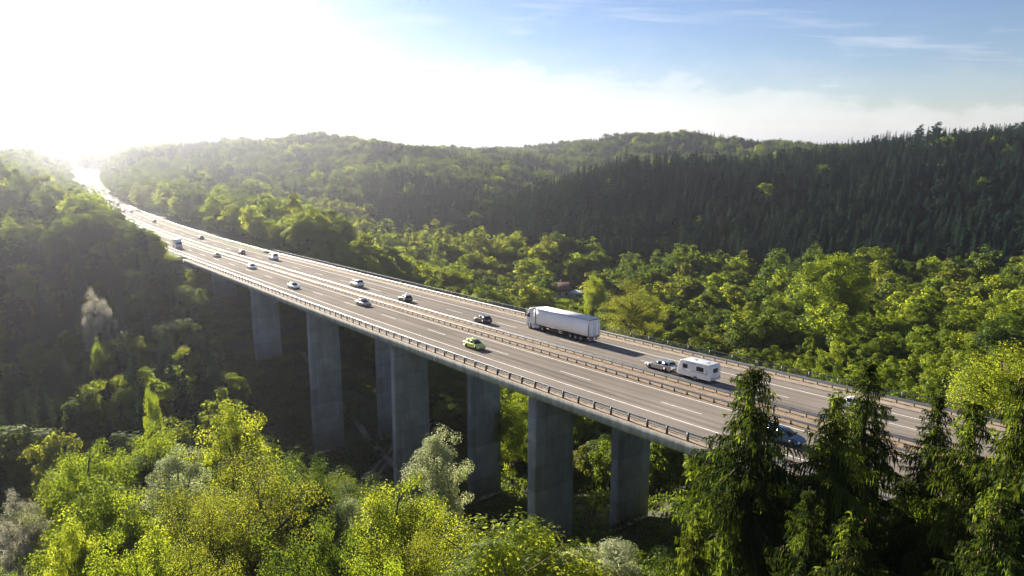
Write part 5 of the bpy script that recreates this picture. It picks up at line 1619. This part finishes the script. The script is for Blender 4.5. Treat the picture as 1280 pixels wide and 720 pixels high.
# meadow on the far hill
an = np.linspace(0, 2 * math.pi, 28)[:-1]; rr = np.linspace(0, 1, 7)[1:]
mb = MB(); rings = [np.stack([-2 + 33 * r_ * np.cos(an), 1180 + 64 * r_ * np.sin(an)], -1) for r_ in rr]
P = np.concatenate([np.array([[-2, 1180.]])] + rings); Pz = terrain(P[:, 0], P[:, 1]) + .5
F = [(0, 1 + j, 1 + (j + 1) % 27) for j in range(27)] + [(1 + a * 27 + j, 1 + (a + 1) * 27 + j, 1 + (a + 1) * 27 + (j + 1) % 27, 1 + a * 27 + (j + 1) % 27) for a in range(5) for j in range(27)]
mb.add(np.column_stack([P, Pz]), F)
o = mb.obj('meadow_ground', M['verge'], fix=False); tag(o, kind='structure')

#@@LIGHT
# ------------------------------------------------------------------ air, sky, sun, camera
hz = MB(); hz.box((0, 3000, 24.), (9000, 7600, 148.))
haze = hz.obj('haze', []); tag(haze, kind='stuff')
hm, nt, out = new_mat('haze_air')
pv = N(nt, 'ShaderNodeVolumePrincipled', Density=.000118, Anisotropy=.80)
pv.inputs['Color'].default_value = (.82, .86, 1.0, 1)
nt.links.new(pv.outputs[0], out.inputs['Volume'])
haze.data.materials.append(hm)

w = bpy.data.worlds.new('World'); scene.world = w; w.use_nodes = True
nt = w.node_tree; nt.nodes.clear()
out = nt.nodes.new('ShaderNodeOutputWorld')
bg = N(nt, 'ShaderNodeBackground', Strength=.044)
sky = N(nt, 'ShaderNodeTexSky', sky_type='NISHITA'); sky.sun_disc = False
sky.sun_elevation = R(SUN_EL); sky.sun_rotation = R(SUN_AZ) % (2 * math.pi)
sky.altitude = 200; sky.air_density = 1.0; sky.dust_density = .35; sky.ozone_density = 3.5
# thin high cloud
tc = N(nt, 'ShaderNodeTexCoord'); sp = N(nt, 'ShaderNodeSeparateXYZ'); nt.links.new(tc.outputs['Generated'], sp.inputs[0])
zc = N(nt, 'ShaderNodeMath', operation='ADD'); zc.inputs[1].default_value = .10; nt.links.new(sp.outputs['Z'], zc.inputs[0])
dx_ = N(nt, 'ShaderNodeMath', operation='DIVIDE'); nt.links.new(sp.outputs['X'], dx_.inputs[0]); nt.links.new(zc.outputs[0], dx_.inputs[1])
dy_ = N(nt, 'ShaderNodeMath', operation='DIVIDE'); nt.links.new(sp.outputs['Y'], dy_.inputs[0]); nt.links.new(zc.outputs[0], dy_.inputs[1])
cb = N(nt, 'ShaderNodeCombineXYZ'); nt.links.new(dx_.outputs[0], cb.inputs[0]); nt.links.new(dy_.outputs[0], cb.inputs[1])
mp = N(nt, 'ShaderNodeMapping'); mp.inputs['Scale'].default_value = (.55, 1.5, 1); mp.inputs['Rotation'].default_value = (0, 0, .25); nt.links.new(cb.outputs[0], mp.inputs[0])
cn = N(nt, 'ShaderNodeTexNoise', Scale=1.1, Detail=9., Roughness=.62, Distortion=.5); nt.links.new(mp.outputs[0], cn.inputs['Vector'])
cr = ramp(nt, cn.outputs['Fac'], [(.46, (0, 0, 0)), (.78, (1, 1, 1))])
cm = N(nt, 'ShaderNodeMath', operation='MULTIPLY'); cm.inputs[1].default_value = .55; nt.links.new(cr.outputs[0], cm.inputs[0])
bn = N(nt, 'ShaderNodeTexNoise', Scale=13., Detail=9., Roughness=.62); bm_ = N(nt, 'ShaderNodeMapping'); bm_.inputs['Scale'].default_value = (1, 1, 2.6)
nt.links.new(tc.outputs['Generated'], bm_.inputs[0]); nt.links.new(bm_.outputs[0], bn.inputs['Vector'])
bz = N(nt, 'ShaderNodeMath', operation='MULTIPLY_ADD'); bz.inputs[1].default_value = -.10; nt.links.new(bn.outputs['Fac'], bz.inputs[0])
bz2 = N(nt, 'ShaderNodeMath', operation='ADD'); bz2.inputs[1].default_value = .050; sl_ = N(nt, 'ShaderNodeMath', operation='MULTIPLY_ADD'); sl_.inputs[1].default_value = .10; mxx = N(nt, 'ShaderNodeMath', operation='MAXIMUM'); mxx.inputs[1].default_value = 0.; nt.links.new(sp.outputs['X'], mxx.inputs[0]); nt.links.new(mxx.outputs[0], sl_.inputs[0]); nt.links.new(sp.outputs['Z'], sl_.inputs[2])
nt.links.new(sl_.outputs[0], bz2.inputs[0]); nt.links.new(bz2.outputs[0], bz.inputs[2])
hz1 = ramp(nt, bz.outputs[0], [(.0, (.88, .88, .88)), (.06, (.66, .66, .66)), (.092, (.50, .50, .50)), (.103, (.27, .27, .27)), (.15, (.15, .15, .15)), (.30, (.05, .05, .05))])
cmx = N(nt, 'ShaderNodeMath', operation='MAXIMUM'); nt.links.new(cm.outputs[0], cmx.inputs[0]); nt.links.new(hz1.outputs[0], cmx.inputs[1]); cm = cmx
mx = N(nt, 'ShaderNodeMix', data_type='RGBA'); mx.inputs[7].default_value = (9.0, 8.95, 8.9, 1)
pre = N(nt, 'ShaderNodeMix', data_type='RGBA', blend_type='MULTIPLY'); pre.inputs[0].default_value = 1; pre.inputs[7].default_value = (.125, .125, .125, 1)
gm = N(nt, 'ShaderNodeGamma', Gamma=1.34)
sat = N(nt, 'ShaderNodeHueSaturation', Saturation=1.04, Value=1.0)
post = N(nt, 'ShaderNodeMix', data_type='RGBA', blend_type='MULTIPLY'); post.inputs[0].default_value = 1; post.inputs[7].default_value = (8.5, 7.7, 8.3, 1)
nt.links.new(sky.outputs[0], pre.inputs[6]); nt.links.new(pre.outputs[2], gm.inputs[0]); nt.links.new(gm.outputs[0], sat.inputs['Color']); nt.links.new(sat.outputs[0], post.inputs[6])
nt.links.new(cm.outputs[0], mx.inputs[0]); nt.links.new(post.outputs[2], mx.inputs[6])
nt.links.new(mx.outputs[2], bg.inputs['Color']); nt.links.new(bg.outputs[0], out.inputs[0])

ld = bpy.data.lights.new('sun', 'SUN'); ld.energy = 5.0; ld.angle = R(.53); ld.color = (1.0, .90, .74)
so = bpy.data.objects.new('sun', ld); COL.objects.link(so)
sd = Vector((math.sin(R(SUN_AZ)) * math.cos(R(SUN_EL)), math.cos(R(SUN_AZ)) * math.cos(R(SUN_EL)), math.sin(R(SUN_EL))))
so.rotation_euler = (-sd).to_track_quat('-Z', 'Y').to_euler(); so.location = sd * 300

cd = bpy.data.cameras.new('camera'); cam = bpy.data.objects.new('camera', cd); COL.objects.link(cam)
cam.location = (0, 0, CAMZ); cam.rotation_euler = (math.pi / 2 - PITCH, 0, 0)
cd.sensor_width = 36; cd.lens = 36 * FPX / 1280; cd.clip_start = .5; cd.clip_end = 20000
scene.camera = cam

vs = scene.view_settings
vs.view_transform = 'Standard'; vs.look = 'None'; vs.gamma = 1; vs.exposure = 1.52; vs.use_curve_mapping = False
cy = scene.cycles
cy.use_denoising = True
try:
    cy.denoiser = 'OPENIMAGEDENOISE'; cy.denoising_input_passes = 'RGB_ALBEDO'
except Exception:
    pass
cy.max_bounces = 5; cy.diffuse_bounces = 3; cy.glossy_bounces = 2; cy.transmission_bounces = 3; cy.volume_bounces = 0; cy.transparent_max_bounces = 8
cy.use_adaptive_sampling = False
cy.caustics_reflective = False; cy.caustics_refractive = False
cy.sample_clamp_indirect = 6
scene.render.use_persistent_data = False
